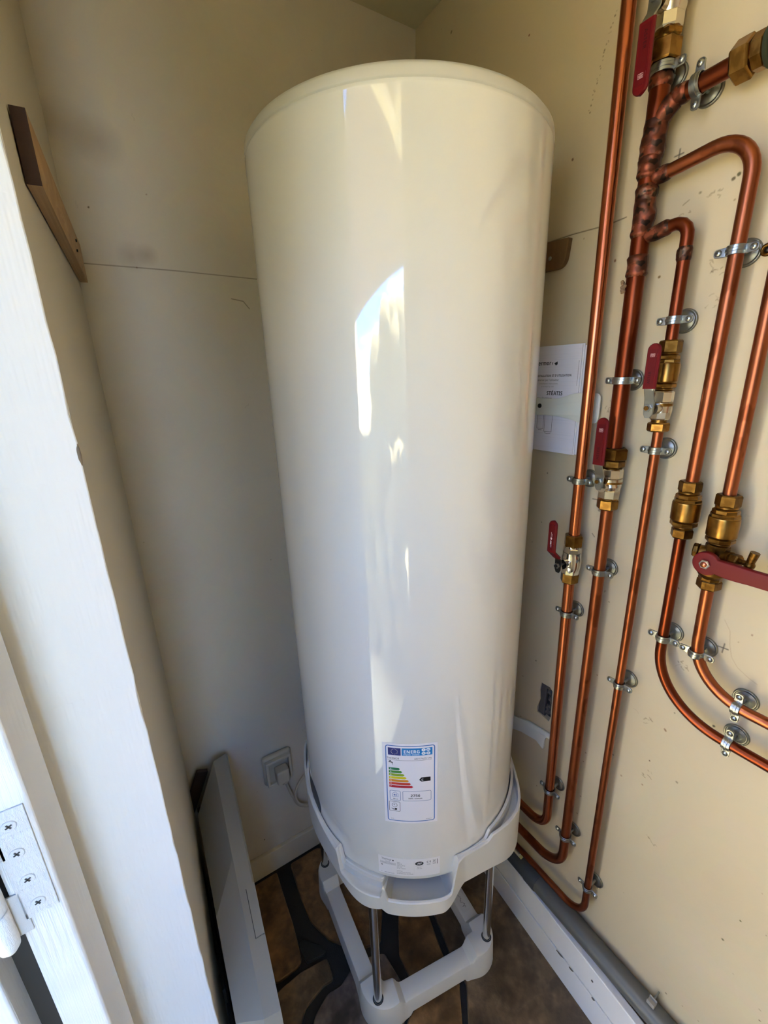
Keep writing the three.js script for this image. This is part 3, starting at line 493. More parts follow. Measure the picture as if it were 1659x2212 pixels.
{
  const t = thing('copper_manifold', 'thick tarnished copper riser with three soldered branches to the right', 'pipe', [PX, 1.45, 0.66]);
  const o = t.position, T = (pts, r, b, m, n) => part(n, pipe(pts.map(([x, y, z]) => [x - o.x, y - o.y, z - o.z]), r, b), m, t);
  T([P(0.66, 1.4515), P(0.66, 2.0115)], 0.014, 0, mCopperDark, 'riser');
  T([P(0.66, 1.935), P(0.675, 1.962), P(0.775, 1.967)], 0.0115, 0.018, mCopperDark, 'branch');
  T([P(0.66, 1.868), P(0.70, 1.872), P(0.80, 1.885), P(0.797, 1.40)], 0.0095, [0.01, 0.055], mCopperOld, 'branch');
  T([P(0.66, 1.788), P(0.731, 1.800), P(0.731, 1.622)], 0.009, [0.024], mCopperDark, 'branch');
  // lumpy soldered sleeves
  const sleeve = (a, b, r, amp, s) => {
    const A = V(...a), B = V(...b), L = A.distanceTo(B), n = Math.max(10, Math.round(L / 0.0022)), seg = 30, pts = [];
    for (let i = 0; i <= n; i++) pts.push([r, L * i / n]);
    const g = lathe(pts, seg), q = g.attributes.position, uv = g.attributes.uv;
    for (let i = 0; i < q.count; i++) { const u = uv.getX(i), y = q.getY(i), e = Math.min(1, Math.min(y, L - y) / 0.004), k = r + e * (0.0008 + amp * 1.5 * Math.max(-0.12, fbm(u, (y / 0.06) % 1, s, 4, 2) - 0.42)) - (1 - e) * 0.0006, l = Math.hypot(q.getX(i), q.getZ(i)); q.setXYZ(i, q.getX(i) / l * k, y, q.getZ(i) / l * k); uv.setXY(i, u, y / 0.25); }
    g.computeVertexNormals();
    return aim(g, B.clone().sub(A)).translate(A.x - o.x, A.y - o.y, A.z - o.z);
  };
  const J = [[P(0.66, 1.893), P(0.66, 1.945), 0.0148, 0.005, 701], [P(0.66, 1.87), P(0.66, 1.90), 0.015, 0.006, 711], [P(0.66, 1.79), P(0.66, 1.862), 0.0148, 0.0055, 721], [P(0.66, 1.733), P(0.66, 1.765), 0.0148, 0.004, 731], [P(0.66, 1.983), P(0.66, 2.0), 0.0146, 0.003, 735],
    [P(0.663, 1.94), P(0.685, 1.9625), 0.0122, 0.004, 741], [P(0.685, 1.9625), P(0.702, 1.9634), 0.0122, 0.003, 745], [P(0.668, 1.8688), P(0.692, 1.8712), 0.0102, 0.004, 751], [P(0.668, 1.7895), P(0.705, 1.7955), 0.0096, 0.0035, 761], [P(0.731, 1.762), P(0.731, 1.742), 0.0095, 0.003, 771]];
  for (const j of J) part('solder_joint', sleeve(...j), mSolder, t, 'burnt lumpy solder');
  const nest = [];
  for (let i = 0; i < 16; i++) nest.push(new THREE.IcosahedronGeometry(rr(0.0018, 0.0034), 1).translate(-0.012 + rr(-0.003, 0.003), 1.728 - o.y - i * 0.0011 + rr(-0.001, 0.001), -0.012 + rr(-0.003, 0.003)));
  part('mud_crumb', nest, std(lin(0.24, 0.15, 0.085), 0.95), t, 'brown crumbly blob');
}

// ---------------------------------------------------------------- pipe clips
const clipProto = (r) => {                                        // pipe along local y, room side is local -x, pipe axis at the origin
  const c = new THREE.Group(), w = 0.0122, R = r + 0.0014, ears = R + 0.0125;
  const band = (sx) => {
    const pts = []; pts.push([0.0008 * sx, -ears - 0.0038], [0.0008 * sx, -ears - 0.0028], [0.0008 * sx, -ears - 0.001], [0.0008 * sx, -R - 0.002]);
    for (let i = 0; i <= 14; i++) { const a = -Math.PI / 2 + Math.PI * i / 14; pts.push([sx * (0.0008 + R * Math.cos(a)), R * Math.sin(a)]); }
    pts.push([0.0008 * sx, R + 0.002], [0.0008 * sx, ears + 0.001], [0.0008 * sx, ears + 0.0028], [0.0008 * sx, ears + 0.0038]);
    return pts.map(([x, z], i, l) => [x, z, w * (i === 0 || i === l.length - 1 ? 0.4 : i === 1 || i === l.length - 2 ? 0.72 : i === 2 || i === l.length - 3 ? 0.9 : 1)]);
  };
  const turn = (g) => g.rotateX(Math.PI / 2);                      // ribbon y becomes z, its width becomes y
  part('strap', turn(ribbon(band(-1), 0.0016)), mZinc, c);
  part('back_strap', turn(ribbon(band(1), 0.0016)), mZincDull, c);
  const rib = []; for (let i = 0; i <= 14; i++) { const a = -Math.PI / 2 + Math.PI * i / 14; rib.push([-(0.0008 + (R + 0.0011) * Math.cos(a)), (R + 0.0011) * Math.sin(a), 0.0042]); }
  part('strap_rib', turn(ribbon(rib, 0.0014)), mZinc, c);
  for (const s of [-1, 1]) {
    const sc = part('screw', aim(lathe([[0, 0.003], [0.0026, 0.0026], [0.0043, 0.001], [0.0046, 0]], 20), V(-1, 0, 0)).translate(-0.0016, 0, s * (ears - 0.002)), mZinc, c);
    part('screw_slot', [new THREE.BoxGeometry(0.0006, 0.0034, 0.0009), new THREE.BoxGeometry(0.0006, 0.0009, 0.0034)].map((g) => g.rotateX(0.6).translate(-0.0045, 0, s * (ears - 0.002))), mScrewHole, sc);
  }
  const D = -PX;
  part('rose_plate', aim(lathe([[0, 0.0052], [0.006, 0.005], [0.011, 0.0042], [0.0135, 0.0022], [0.0155, 0.0026], [0.0168, 0.004], [0.0182, 0.003], [0.0188, 0.0004]], 40), V(-1, 0, 0)).translate(D - 0.0004, 0, 0), mZincDull, c);
  part('stud', cyl(0.0034, V(D - 0.005, 0, 0), V(r, 0, 0), 14), mZinc, c);
  return c;
};
const clips = { 0.014: clipProto(0.014), 0.0115: clipProto(0.0115), 0.011: clipProto(0.011), 0.009: clipProto(0.009), 0.008: clipProto(0.008) };
const CL = [
  [0.661, 2.005, 0.014, 0, 'topmost zinc pipe clip on the thick riser under the top valve'],
  [0.714, 1.9645, 0.0115, 90, 'upright zinc pipe clip on the short top branch beside the big brass nut'],
  [0.798, 1.742, 0.009, 0, 'zinc pipe clip below the wide upper bend of the right hand branch'],
  [0.731, 1.660, 0.009, 0, 'zinc pipe clip just above the red lever valve on the small elbow branch'],
  [0.660, 1.570, 0.014, 0, 'zinc pipe clip on the thick riser beside the short red lever'],
  [0.733, 1.455, 0.008, 0, 'zinc pipe clip on the thin pipe just below the red lever valve'],
  [0.597, 1.377, 0.011, 0, 'zinc pipe clip on the leftmost copper pipe above its chrome valve'],
  [0.662, 1.201, 0.011, 0, 'zinc pipe clip a little below the master lever valve beside the chrome valve'],
  [0.600, 1.076, 0.011, 0, 'zinc pipe clip on the leftmost copper pipe below its chrome valve'],
  [0.734, 0.976, 0.008, 0, 'zinc pipe clip halfway down the thin pipe near the right bends'],
  [0.797, 1.121, 0.009, 0, 'zinc pipe clip at the start of the lower wide bend'],
  [0.851, 1.120, 0.009, 0, 'zinc pipe clip at the start of the upper wide bend'],
  [0.921, 1.057, 0.009, 90, 'upright zinc pipe clip on the upper horizontal pipe at right'],
  [0.921, 0.984, 0.009, 90, 'upright zinc pipe clip on the lower horizontal pipe at right'],
  [0.605, 0.566, 0.011, 0, 'low zinc pipe clip above the hook of the leftmost pipe'],
  [0.662, 0.470, 0.011, 0, 'low zinc pipe clip above the middle of three hooks'],
  [0.734, 0.380, 0.008, 0, 'lowest zinc pipe clip above the hook near the grey drain pipe'],
];
for (const [z, y, r, turn, label] of CL) {
  const c = clips[r].clone(); c.name = numbered('pipe_clip'); c.position.set(PX, y, z); c.rotation.x = turn * RAD; scene.add(c);
  tag(c, label, 'pipe clip', 'zinc pipe clips on the right wall');
}
{
  const t = thing('wall_screw', 'small brass screw plug at the right edge beside the upper clip', 'screw', [0, 1.741, 0.822]);
  part('ring', aim(lathe([[0.003, 0.001], [0.004, 0.004], [0.007, 0.0045], [0.0085, 0.002], [0.0085, 0]], 24), V(-1, 0, 0)), mBrassDull, t);
  part('screw_head', aim(lathe([[0, 0.003], [0.0035, 0.0025], [0.004, 0]], 18), V(-1, 0, 0)), mDarkSteel, t);
}

// ---------------------------------------------------------------- valves
const leverPrint = (word, light) => canvasTex(256, 1024, (g, w, h) => {
  g.fillStyle = '#5c050a'; g.fillRect(0, 0, w, h);
  if (light) {
    g.save(); g.translate(150, 900); g.rotate(-Math.PI / 2); g.strokeStyle = '#e9d3cf'; g.lineWidth = 12; for (const x of [0, 52]) { g.beginPath(); g.arc(x + 40, -20, 34, 1.9, 4.4); g.stroke(); } text(g, '▬▬', 110, 0, 'bold 90px sans-serif', '#e9d3cf'); g.fillStyle = '#e9d3cf'; g.fillRect(110, -60, 170, 34); g.fillRect(110, -14, 150, 14); rrect(g, 310, -62, 90, 78, 12); g.fill(); text(g, 'Raccords', 420, -22, 'bold 44px sans-serif', '#e9d3cf'); text(g, 'PN 25', 440, 26, 'bold 40px sans-serif', '#e9d3cf'); g.restore();
  } else {
    g.strokeStyle = '#e0b9b4'; g.lineWidth = 7; g.strokeRect(62, 120, 132, 82); g.beginPath(); g.moveTo(62, 166); g.lineTo(194, 166); g.stroke(); text(g, 'APRES', 128, 156, 'bold 34px sans-serif', '#e0b9b4', 'center', 110); text(g, 'VENTE', 128, 196, '26px sans-serif', '#e0b9b4', 'center', 110);
    g.save(); g.translate(150, 960); g.rotate(-Math.PI / 2); text(g, word, 20, 0, 'bold 116px sans-serif', '#3d0409', 'left', 640); g.restore();
  }
});
const printA = leverPrint('ASTER'), printB = leverPrint('', true);
// lever: stem at the origin pointing to -x; dir +1 up, -1 down; print on the room side
function lever(t, yS, zS, o) {
  const { dir, stem, out, rise, len, w, steel, print } = o, x0 = -stem, x1 = -stem - out;
  const plate = [[x0, yS - dir * 0.016, w * 0.5], [x0, yS - dir * 0.010, w * 0.9], [x0, yS + dir * 0.011, w]];
  const neck = [...plate, [x0 - 0.001, yS + dir * 0.014, w * 0.95], [x1, yS + dir * (0.014 + rise), w * 0.92], [x1, yS + dir * (0.02 + rise), w * 0.92]];
  const lv = part('lever', ribbon(neck, 0.0026).translate(0, 0, zS), steel ?? mZinc, t, 'bent metal lever');
  const s = yS + dir * (0.016 + rise) - (o.wrap ? dir * rise * 0.8 : 0), pts = [], W = w + 0.0035;
  if (o.wrap) pts.push([x0 - out * 0.25, s, W * 0.96]);
  pts.push([x1, yS + dir * (0.016 + rise), W]);
  for (let i = 0; i <= 8; i++) { const a = i / 8 * Math.PI / 2; pts.push([x1, yS + dir * (0.016 + rise + len - W / 2 + W / 2 * Math.sin(a)), Math.max(W * Math.cos(a), 0.002)]); }
  const y0 = yS + dir * (0.016 + rise), y1 = y0 + dir * len;
  const grip = part('grip', ribbon(pts, 0.0062).translate(0, 0, zS), mRed, t, 'red sleeve');
  const m = new THREE.BoxGeometry(0.0006, len * 0.82, W * 0.62, 1, 1, 1);
  const face = part('grip_print', m.rotateX(dir < 0 ? Math.PI : 0).translate(x1 - 0.0032, (y0 + y1) / 2 - dir * len * 0.04, zS), new THREE.MeshPhysicalMaterial({ color: 0xffffff, roughness: 0.5, specularIntensity: 0.5, map: print }), grip);
  part('lever_nut', aim(hex(0.0062, 0, 0.005), V(-1, 0, 0)).translate(x0 - 0.001, yS, zS), mZinc, lv);
  part('lever_stem', [cyl(0.0036, V(-0.012, yS, zS), V(x0 - 0.0085, yS, zS), 16), cyl(0.0072, V(-0.012, yS, zS), V(-stem * 0.72, yS, zS), 20)], o.stemMat ?? mBrassDull, t);
}
const VALVES = 'red lever ball valves';
{ // chrome valve on the leftmost pipe
  const t = thing('ball_valve', 'small chrome ball valve with bright red bent lever on the leftmost copper pipe', 'valve', [PX, 1.155, 0.5975], VALVES);
  part('nut', hex(0.0185, 0.08, 0.106, 0.2), mBrass, t, 'brass nut'); part('nut', hex(0.0185, -0.003, 0.021, 0.3), mBrass, t, 'brass nut');
  part('body', [hex(0.0185, 0.066, 0.078, 0.4, 8), crease(lathe([[0, 0.076], [0.0155, 0.076], [0.016, 0.082], [0, 0.082]], 32)), crease(lathe([[0, 0.02], [0.0165, 0.02], [0.0175, 0.026], [0.0198, 0.034], [0.0198, 0.056], [0.0185, 0.06], [0.0185, 0.067], [0, 0.068]], 36), 0.4), hex(0.0185, 0.017, 0.03, 0.1, 8), cyl(0.0105, V(-0.012, 0.046, 0), V(-0.03, 0.046, 0), 24), box(0.004, 0.014, 0.012, -0.0195, 0.045, 0.006, 0.001)], mChrome, t);
  lever(t, 0.046, -0.002, { dir: 1, stem: 0.041, out: 0.026, rise: 0.022, len: 0.066, w: 0.0155, steel: mDarkSteel, print: printB, wrap: true, stemMat: mDarkSteel });
}
const nickelBody = (y0, y1, r) => [hex(r * 1.02, y1 - 0.019, y1, 0.5, 8), crease(lathe([[0, y1 - 0.024], [r * 1.06, y1 - 0.024], [r * 1.06, y1 - 0.019], [0, y1 - 0.019]], 36), 0.4), crease(lathe([[0, y0 + 0.016], [r * 0.86, y0 + 0.016], [r * 1.02, y0 + 0.024], [r * 1.04, y1 - 0.034], [r * 0.98, y1 - 0.03], [r * 0.98, y1 - 0.023], [0, y1 - 0.023]], 36), 0.5), hex(r * 1.0, y0, y0 + 0.018, 0.2, 8), cyl(0.0095, V(-0.012, (y0 + y1) / 2 - 0.004, 0), V(-0.028, (y0 + y1) / 2 - 0.004, 0), 24)];
{ // master lever valve on the riser
  const t = thing('ball_valve', 'nickel and brass ball valve with upright dark red lever lettered ASTER under the thick riser', 'valve', [PX, 1.333, 0.661], VALVES);
  part('nut', hex(0.0235, 0.096, 0.118, 0.15), mBrassDull, t, 'dark brass nut'); part('reducer', [hex(0.0205, 0.082, 0.096, 0.5), lathe([[0, 0.078], [0.0175, 0.078], [0.0175, 0.084], [0, 0.084]], 30)], mBrassDull, t, 'dark brass adaptor');
  part('body', nickelBody(0.022, 0.08, 0.0195), mNickel, t); part('ring', crease(lathe([[0, 0.052], [0.0206, 0.052], [0.0206, 0.056], [0, 0.056]], 36), 0.4), mBrass, t, 'brass ring');
  part('nut', [hex(0.0185, 0, 0.02, 0.35), lathe([[0, 0.018], [0.0165, 0.018], [0.0165, 0.024], [0, 0.024]], 30)], mBrass, t, 'brass nut');
  lever(t, 0.06, 0.0, { dir: 1, stem: 0.036, out: 0.009, rise: 0.016, len: 0.084, w: 0.018, print: printA });
}
const checkBody = (y0, y1, r) => {
  const h = y1 - y0, q = (a) => y0 + a * h;
  return [hex(r * 0.88, q(0.78), q(0.9), 0.4, 8), lathe([[0, q(0.88)], [r * 0.74, q(0.88)], [r * 0.74, y1], [0, y1]], 32), crease(lathe([[0, q(0.2)], [r * 0.9, q(0.2)], [r, q(0.24)], [r * 1.02, q(0.66)], [r * 0.99, q(0.7)], [r * 0.9, q(0.72)], [0, q(0.72)]], 40), 0.4), hex(r * 0.96, q(0.68), q(0.8), 0.15, 8), hex(r * 0.96, q(0.07), q(0.2), 0.3, 8), lathe([[0, y0], [r * 0.72, y0], [r * 0.72, q(0.09)], [0, q(0.09)]], 32)];
};
{ // check valve and ball valve on the small elbow branch
  const t = thing('check_valve', 'golden brass check valve stacked on the lever valve under the small elbow branch', 'check valve', [PX, 1.553, 0.7315], 'brass check valves');
  part('nut', hex(0.0165, 0.058, 0.078, 0.5), mBrassDull, t, 'dull brass nut'); part('body', checkBody(0, 0.062, 0.0175), mBrass, t);
  const b = thing('ball_valve', 'small nickel ball valve with upright dark red lever directly under a golden check valve', 'valve', [PX, 1.487, 0.7315], VALVES);
  part('body', nickelBody(0.02, 0.066, 0.0158), mNickel, b); part('ring', crease(lathe([[0, 0.042], [0.0169, 0.042], [0.0169, 0.0465], [0, 0.0465]], 36), 0.4), mBrass, b, 'brass ring');
  part('nut', [hex(0.0165, 0, 0.015, 0.35), lathe([[0, 0.012], [0.012, 0.012], [0.0122, 0.016], [0.0116, 0.018], [0.0122, 0.02], [0.0116, 0.022], [0, 0.022]], 28)], mBrass, b, 'brass nut');
  lever(b, 0.041, 0.0, { dir: 1, stem: 0.038, out: 0.007, rise: 0.014, len: 0.068, w: 0.0165, print: printA });
}
{ // check valve without lever
  const t = thing('check_valve', 'brass check valve alone on the pipe with the wide upper and lower bends', 'check valve', [PX, 1.316, 0.7955], 'brass check valves');
  part('nut', hex(0.0165, 0.079, 0.097, 0.3), mBrassDull, t, 'dull brass nut'); part('nut', hex(0.0165, 0, 0.016, 0.1), mBrassDull, t, 'dull brass nut');
  part('body', checkBody(0.016, 0.082, 0.0205), mBrass, t);
}
{ // check valve over the drain cock and quarter turn valve
  const t = thing('check_valve', 'brass check valve standing on the drain cock cross at far right', 'check valve', [PX, 1.32, 0.8505], 'brass check valves');
  part('nut', hex(0.0168, 0.063, 0.082, 0.3), mBrassDull, t, 'dull brass nut'); part('body', checkBody(0, 0.066, 0.0205), mBrass, t);
  const c = thing('drain_cock', 'brass cross fitting with blank cap at left and T handled drain screw at right', 'drain cock', [PX, 1.303, 0.8495]);
  part('cross_body', [hex(0.0165, 0.002, 0.018, 0.2, 8), hex(0.0155, -0.0098, 0.004, 0.2, 8), crease(aim(lathe([[0, 0], [0.0105, 0], [0.0105, 0.022], [0.0125, 0.023], [0, 0.0235]], 28), V(-0.25, 0.02, -1)), 0.5), crease(aim(lathe([[0, 0], [0.009, 0], [0.0085, 0.012], [0.0105, 0.014], [0.0105, 0.024], [0, 0.025]], 28), V(-0.35, 0.1, 1)), 0.5)], mBrassDull, c);
  part('blank_cap', aim(hex(0.0118, 0.023, 0.031, 0.3, 8), V(-0.25, 0.02, -1)), mBrassDull, c);
  const dv = V(-0.35, 0.1, 1).normalize();
  part('packing_nut', aim(hex(0.0098, 0.024, 0.038, 0.2), dv), mBrassDull, c);
  part('drain_screw', [cyl(0.0042, dv.clone().multiplyScalar(0.036), dv.clone().multiplyScalar(0.056), 16), cyl(0.0052, dv.clone().multiplyScalar(0.053).add(V(-0.004, 0.0, 0)), dv.clone().multiplyScalar(0.053).add(V(-0.004, 0.021, 0.004)), 14, 0.0062), cyl(0.0052, dv.clone().multiplyScalar(0.053).add(V(-0.004, 0.0, 0)), dv.clone().multiplyScalar(0.053).add(V(-0.004, -0.021, -0.004)), 14, 0.0062), new THREE.SphereGeometry(0.0068, 16, 10).translate(...dv.clone().multiplyScalar(0.054).add(V(-0.004, 0, 0)).toArray())], mBrassDull, c, 'T handled screw');
  const b = thing('ball_valve', 'brass quarter turn valve with long horizontal red lever at the right edge', 'valve', [PX, 1.243, 0.848], VALVES);
  part('body', [crease(lathe([[0, 0.018], [0.014, 0.018], [0.0195, 0.027], [0.0195, 0.044], [0.015, 0.05], [0, 0.05]], 36), 0.5), hex(0.016, 0.014, 0.026, 0.4, 8), cyl(0.012, V(-0.01, 0.04, 0.002), V(-0.03, 0.047, 0.003), 24)], mBrassDull, b);
  part('nut', hex(0.0172, 0, 0.016, 0.3), mBrassDull, b, 'dull brass nut');
  const hub = [0.0045, 0.0555], sh = new THREE.Shape();
  sh.absarc(hub[0], hub[1], 0.0185, 0.62, Math.PI * 2 - 0.75, false);
  sh.quadraticCurveTo(0.034, hub[1] - 0.016, 0.06, hub[1] - 0.0135); sh.lineTo(0.20, hub[1] - 0.0125); sh.lineTo(0.20, hub[1] + 0.0095); sh.lineTo(0.06, hub[1] + 0.0095); sh.quadraticCurveTo(0.034, hub[1] + 0.011, hub[0] + 0.0185 * Math.cos(0.62), hub[1] + 0.0185 * Math.sin(0.62));
  const lg = new THREE.ExtrudeGeometry(sh, { depth: 0.006, bevelEnabled: true, bevelThickness: 0.002, bevelSize: 0.002, bevelOffset: -0.002, bevelSegments: 3, curveSegments: 20 }).applyMatrix4(new THREE.Matrix4().makeBasis(V(0, 0, 1), V(0, 1, 0), V(-1, 0, 0))).translate(-0.034, 0, 0);
  const lv = part('lever', crease(lg, 0.5), mRed, b, 'long red lever');
  part('lever_nut', aim(hex(0.0078, 0, 0.004), V(-1, 0, 0)).translate(-0.0425, hub[1], hub[0]), mChrome, lv);
  part('lever_stem', aim(lathe([[0, 0.0075], [0.0038, 0.007], [0.0045, 0.005], [0.0045, 0]], 18), V(-1, 0, 0)).translate(-0.0425, hub[1], hub[0]), mCopper, lv);
}
{ // top valve with hanging lever
  const t = thing('ball_valve', 'large nickel and brass valve at the top edge with red lever hanging down', 'valve', [PX, 2.012, 0.66], VALVES);
  part('nut', hex(0.0215, 0, 0.026, 0.3), mBrass, t, 'brass nut'); part('reducer', [hex(0.0205, 0.026, 0.036, 0.1), lathe([[0, 0.024], [0.018, 0.024], [0.018, 0.04], [0, 0.04]], 30)], mBrass, t, 'brass adaptor');
  part('body', nickelBody(0.036, 0.096, 0.0205), mNickel, t); part('ring', crease(lathe([[0, 0.068], [0.0217, 0.068], [0.0217, 0.073], [0, 0.073]], 36), 0.4), mBrass, t, 'brass ring');
  part('nut', hex(0.0205, 0.096, 0.118, 0.2), mBrass, t, 'brass nut'); part('outlet_tube', cyl(0.014, V(0, 0.118, 0), V(0, H - 2.012, 0), 24), mCopperOld, t);
  lever(t, 0.064, 0.0, { dir: -1, stem: 0.038, out: 0.011, rise: 0.012, len: 0.084, w: 0.019, print: printA });
}
{ // big nut on the top branch
  const t = thing('union_fitting', 'large brass union with green sealing ring on the top branch at the right edge', 'pipe fitting', [PX, 1.966, 0.757]);
  const d = V(0, 0.01, 1), s = (g) => aim(g, d);
  part('nut', s(hex(0.0235, 0, 0.021, 0.25)), mBrass, t); part('shoulder', s(hex(0.0205, 0.021, 0.036, 0.5, 8)), mBrass, t);
  part('seal', s(lathe([[0, 0.036], [0.021, 0.036], [0.0225, 0.0375], [0.0225, 0.041], [0.021, 0.0425], [0, 0.0425]], 36)), std(lin(0.02, 0.024, 0.008), 0.95), t, 'green seal'); part('nut', s(hex(0.0235, 0.0425, 0.066, 0.1)), mBrass, t);
  part('outlet_tube', s(lathe([[0, 0.066], [0.0115, 0.066], [0.0115, 0.55], [0, 0.55]], 24)), mCopperOld, t);
}

// ---------------------------------------------------------------- things on and along the right wall
{
  const t = thing('instruction_manual', 'folded white printed instruction booklet held flat behind a pale strap', 'booklet', [0, 1.53, 0.49]);
  const sheet = (z0, z1, y0, y1, x, th, lean) => box(th, y1 - y0, z1 - z0, x, (y0 + y1) / 2 - 1.53, (z0 + z1) / 2 - 0.49, 0.0003).rotateX(lean);
  const paper = std(lin(0.72, 0.72, 0.76), 0.8);
  part('page', sheet(0.425, 0.563, 1.422, 1.637, -0.0022, 0.0014, 0.012), paper, t); part('page', sheet(0.42, 0.558, 1.42, 1.64, -0.0042, 0.0014, 0.004), paper, t);
  const cover = canvasTex(768, 1120, (g, w, h) => {
    g.fillStyle = '#dcdae2'; g.fillRect(0, 0, w, h); g.globalAlpha = 0.08; for (let i = 0; i < 40; i++) { g.fillStyle = '#556'; g.fillRect(0, rr(0, h), w, 1.5); } g.globalAlpha = 1;
    text(g, 'Thermor', 386, 184, 'bold 60px sans-serif', '#222', 'right'); text(g, 'r', 414, 184, 'bold 44px sans-serif', '#222', 'right'); g.fillStyle = '#222'; g.beginPath(); g.moveTo(428, 168); g.lineTo(470, 150); g.lineTo(474, 178); g.lineTo(452, 192); g.closePath(); g.fill();
    text(g, "NOTICE D'INSTALLATION ET D'UTILISATION", 664, 306, 'bold 30px sans-serif', '#2a2a2a', 'right'); text(g, "À conserver par l'utilisateur", 506, 350, '27px sans-serif', '#333', 'right'); text(g, 'Installation instructions', 496, 386, '24px sans-serif', '#888', 'right'); text(g, 'to be kept by user', 446, 416, '22px sans-serif', '#999', 'right');
    text(g, 'STÉATIS', 570, 500, 'bold 58px sans-serif', '#1d1d1d', 'right'); text(g, 'Chauffe-eau électrique', 430, 546, '32px sans-serif', '#333', 'right'); text(g, 'Modèles de 50 à 300 L', 618, 586, '34px sans-serif', '#333', 'right'); text(g, 'Electric water heater', 462, 622, 'italic 24px sans-serif', '#444', 'right');
    g.strokeStyle = '#444'; g.lineWidth = 4; g.strokeRect(250, 700, 90, 170); g.strokeRect(356, 700, 104, 200); g.beginPath(); g.moveTo(270, 886); g.lineTo(324, 886); g.stroke(); g.beginPath(); g.moveTo(366, 914); g.quadraticCurveTo(408, 930, 450, 914); g.stroke();
    g.lineWidth = 3; g.beginPath(); g.moveTo(742, 150); g.lineTo(740, 400); g.stroke();
  });
  const cg = new THREE.BoxGeometry(0.0014, 0.217, 0.142).translate(-0.0062, -0.001, -0.006);
  const white = std(lin(0.72, 0.72, 0.76), 0.8), face = std(0xffffff, 0.75, { map: cover });
  part('cover', cg, [white, face, white, white, white, white], t);
}
{
  const t = thing('holding_strap', 'pale plastic strap with slotted tab holding the booklet to the wall', 'strap', [0, 1.515, 0.5]);
  const out = roundedPts([[0.38, 1.497], [0.512, 1.4985], [0.548, 1.493], [0.562, 1.4885], [0.607, 1.4885], [0.607, 1.5465], [0.56, 1.5465], [0.545, 1.5445], [0.512, 1.5335], [0.38, 1.535]], [0, 0.02, 0.02, 0.006, 0.012, 0.012, 0.006, 0.02, 0.02, 0], 4).map(([z, y]) => [z - 0.5, y - 1.515]);
  const slot = roundedPts([[0.589, 1.504], [0.593, 1.504], [0.593, 1.534], [0.589, 1.534]], 0.0018, 3).map(([z, y]) => [z - 0.5, y - 1.515]).reverse();
  part('band', crease(onRightWall(out, -0.0085, 0.0034, [slot], 0.0009), 0.5), mClearPlastic, t);
  part('hole_shade_disc', aim(lathe([[0, 0.001], [0.0048, 0.0008], [0.005, -0.001]], 20), V(-1, 0, 0)).translate(-0.0122, 0.003, -0.033), mBlack, t, 'dark hole');  // black disc drawn for the shade inside the strap hole
  part('slot_rim', crease(onRightWall(roundedPts([[0.5865, 1.501], [0.5955, 1.501], [0.5955, 1.537], [0.5865, 1.537]], 0.003, 3).map(([z, y]) => [z - 0.5, y - 1.515]), -0.0118, 0.0012, [roundedPts([[0.588, 1.503], [0.594, 1.503], [0.594, 1.535], [0.588, 1.535]], 0.002, 3).map(([z, y]) => [z - 0.5, y - 1.515]).reverse()], 0.0003), 0.5), mClearPlastic, t);
}
{
  const t = thing('loose_strap', 'pale broken plastic strap hooked on the wall below the dark recess', 'strap', [0, 0.66, 0.5]);
  const o = roundedPts([[0.36, 0.648], [0.44, 0.662], [0.50, 0.685], [0.57, 0.698], [0.585, 0.69], [0.585, 0.679], [0.562, 0.682], [0.556, 0.672], [0.554, 0.636], [0.546, 0.638], [0.53, 0.646], [0.48, 0.634], [0.44, 0.617], [0.36, 0.607]], 0.004, 3).map(([z, y]) => [z - 0.5, y - 0.66]);
  part('band', crease(onRightWall(o, -0.0005, 0.006, [], 0.0012), 0.5), mClearPlastic, t);
}
{
  const t = thing('wall_block', 'thin brown wooden plate with one rounded corner screwed to the wall behind the heater', 'wooden plate', [0, 1.81, 0.46]);
  const o = roundedPts([[0.36, 1.785], [0.50, 1.7815], [0.506, 1.832], [0.36, 1.84]], [0, 0.02, 0.002, 0], 5).map(([z, y]) => [z - 0.46, y - 1.81]);
  part('plate', onRightWall(o, -0.0003, 0.012, [], 0.001), std(0xffffff, 0.7, { map: rep(woodMap, 3, 3), bumpMap: rep(nBrush, 5, 5), bumpScale: 0.0006, color: 0xa59a88 }), t);
  part('screw', aim(lathe([[0, 0.0015], [0.0034, 0.001], [0.004, 0]], 18), V(-1, 0, 0)).translate(-0.0122, -0.006, 0.006), mZinc, t);
}
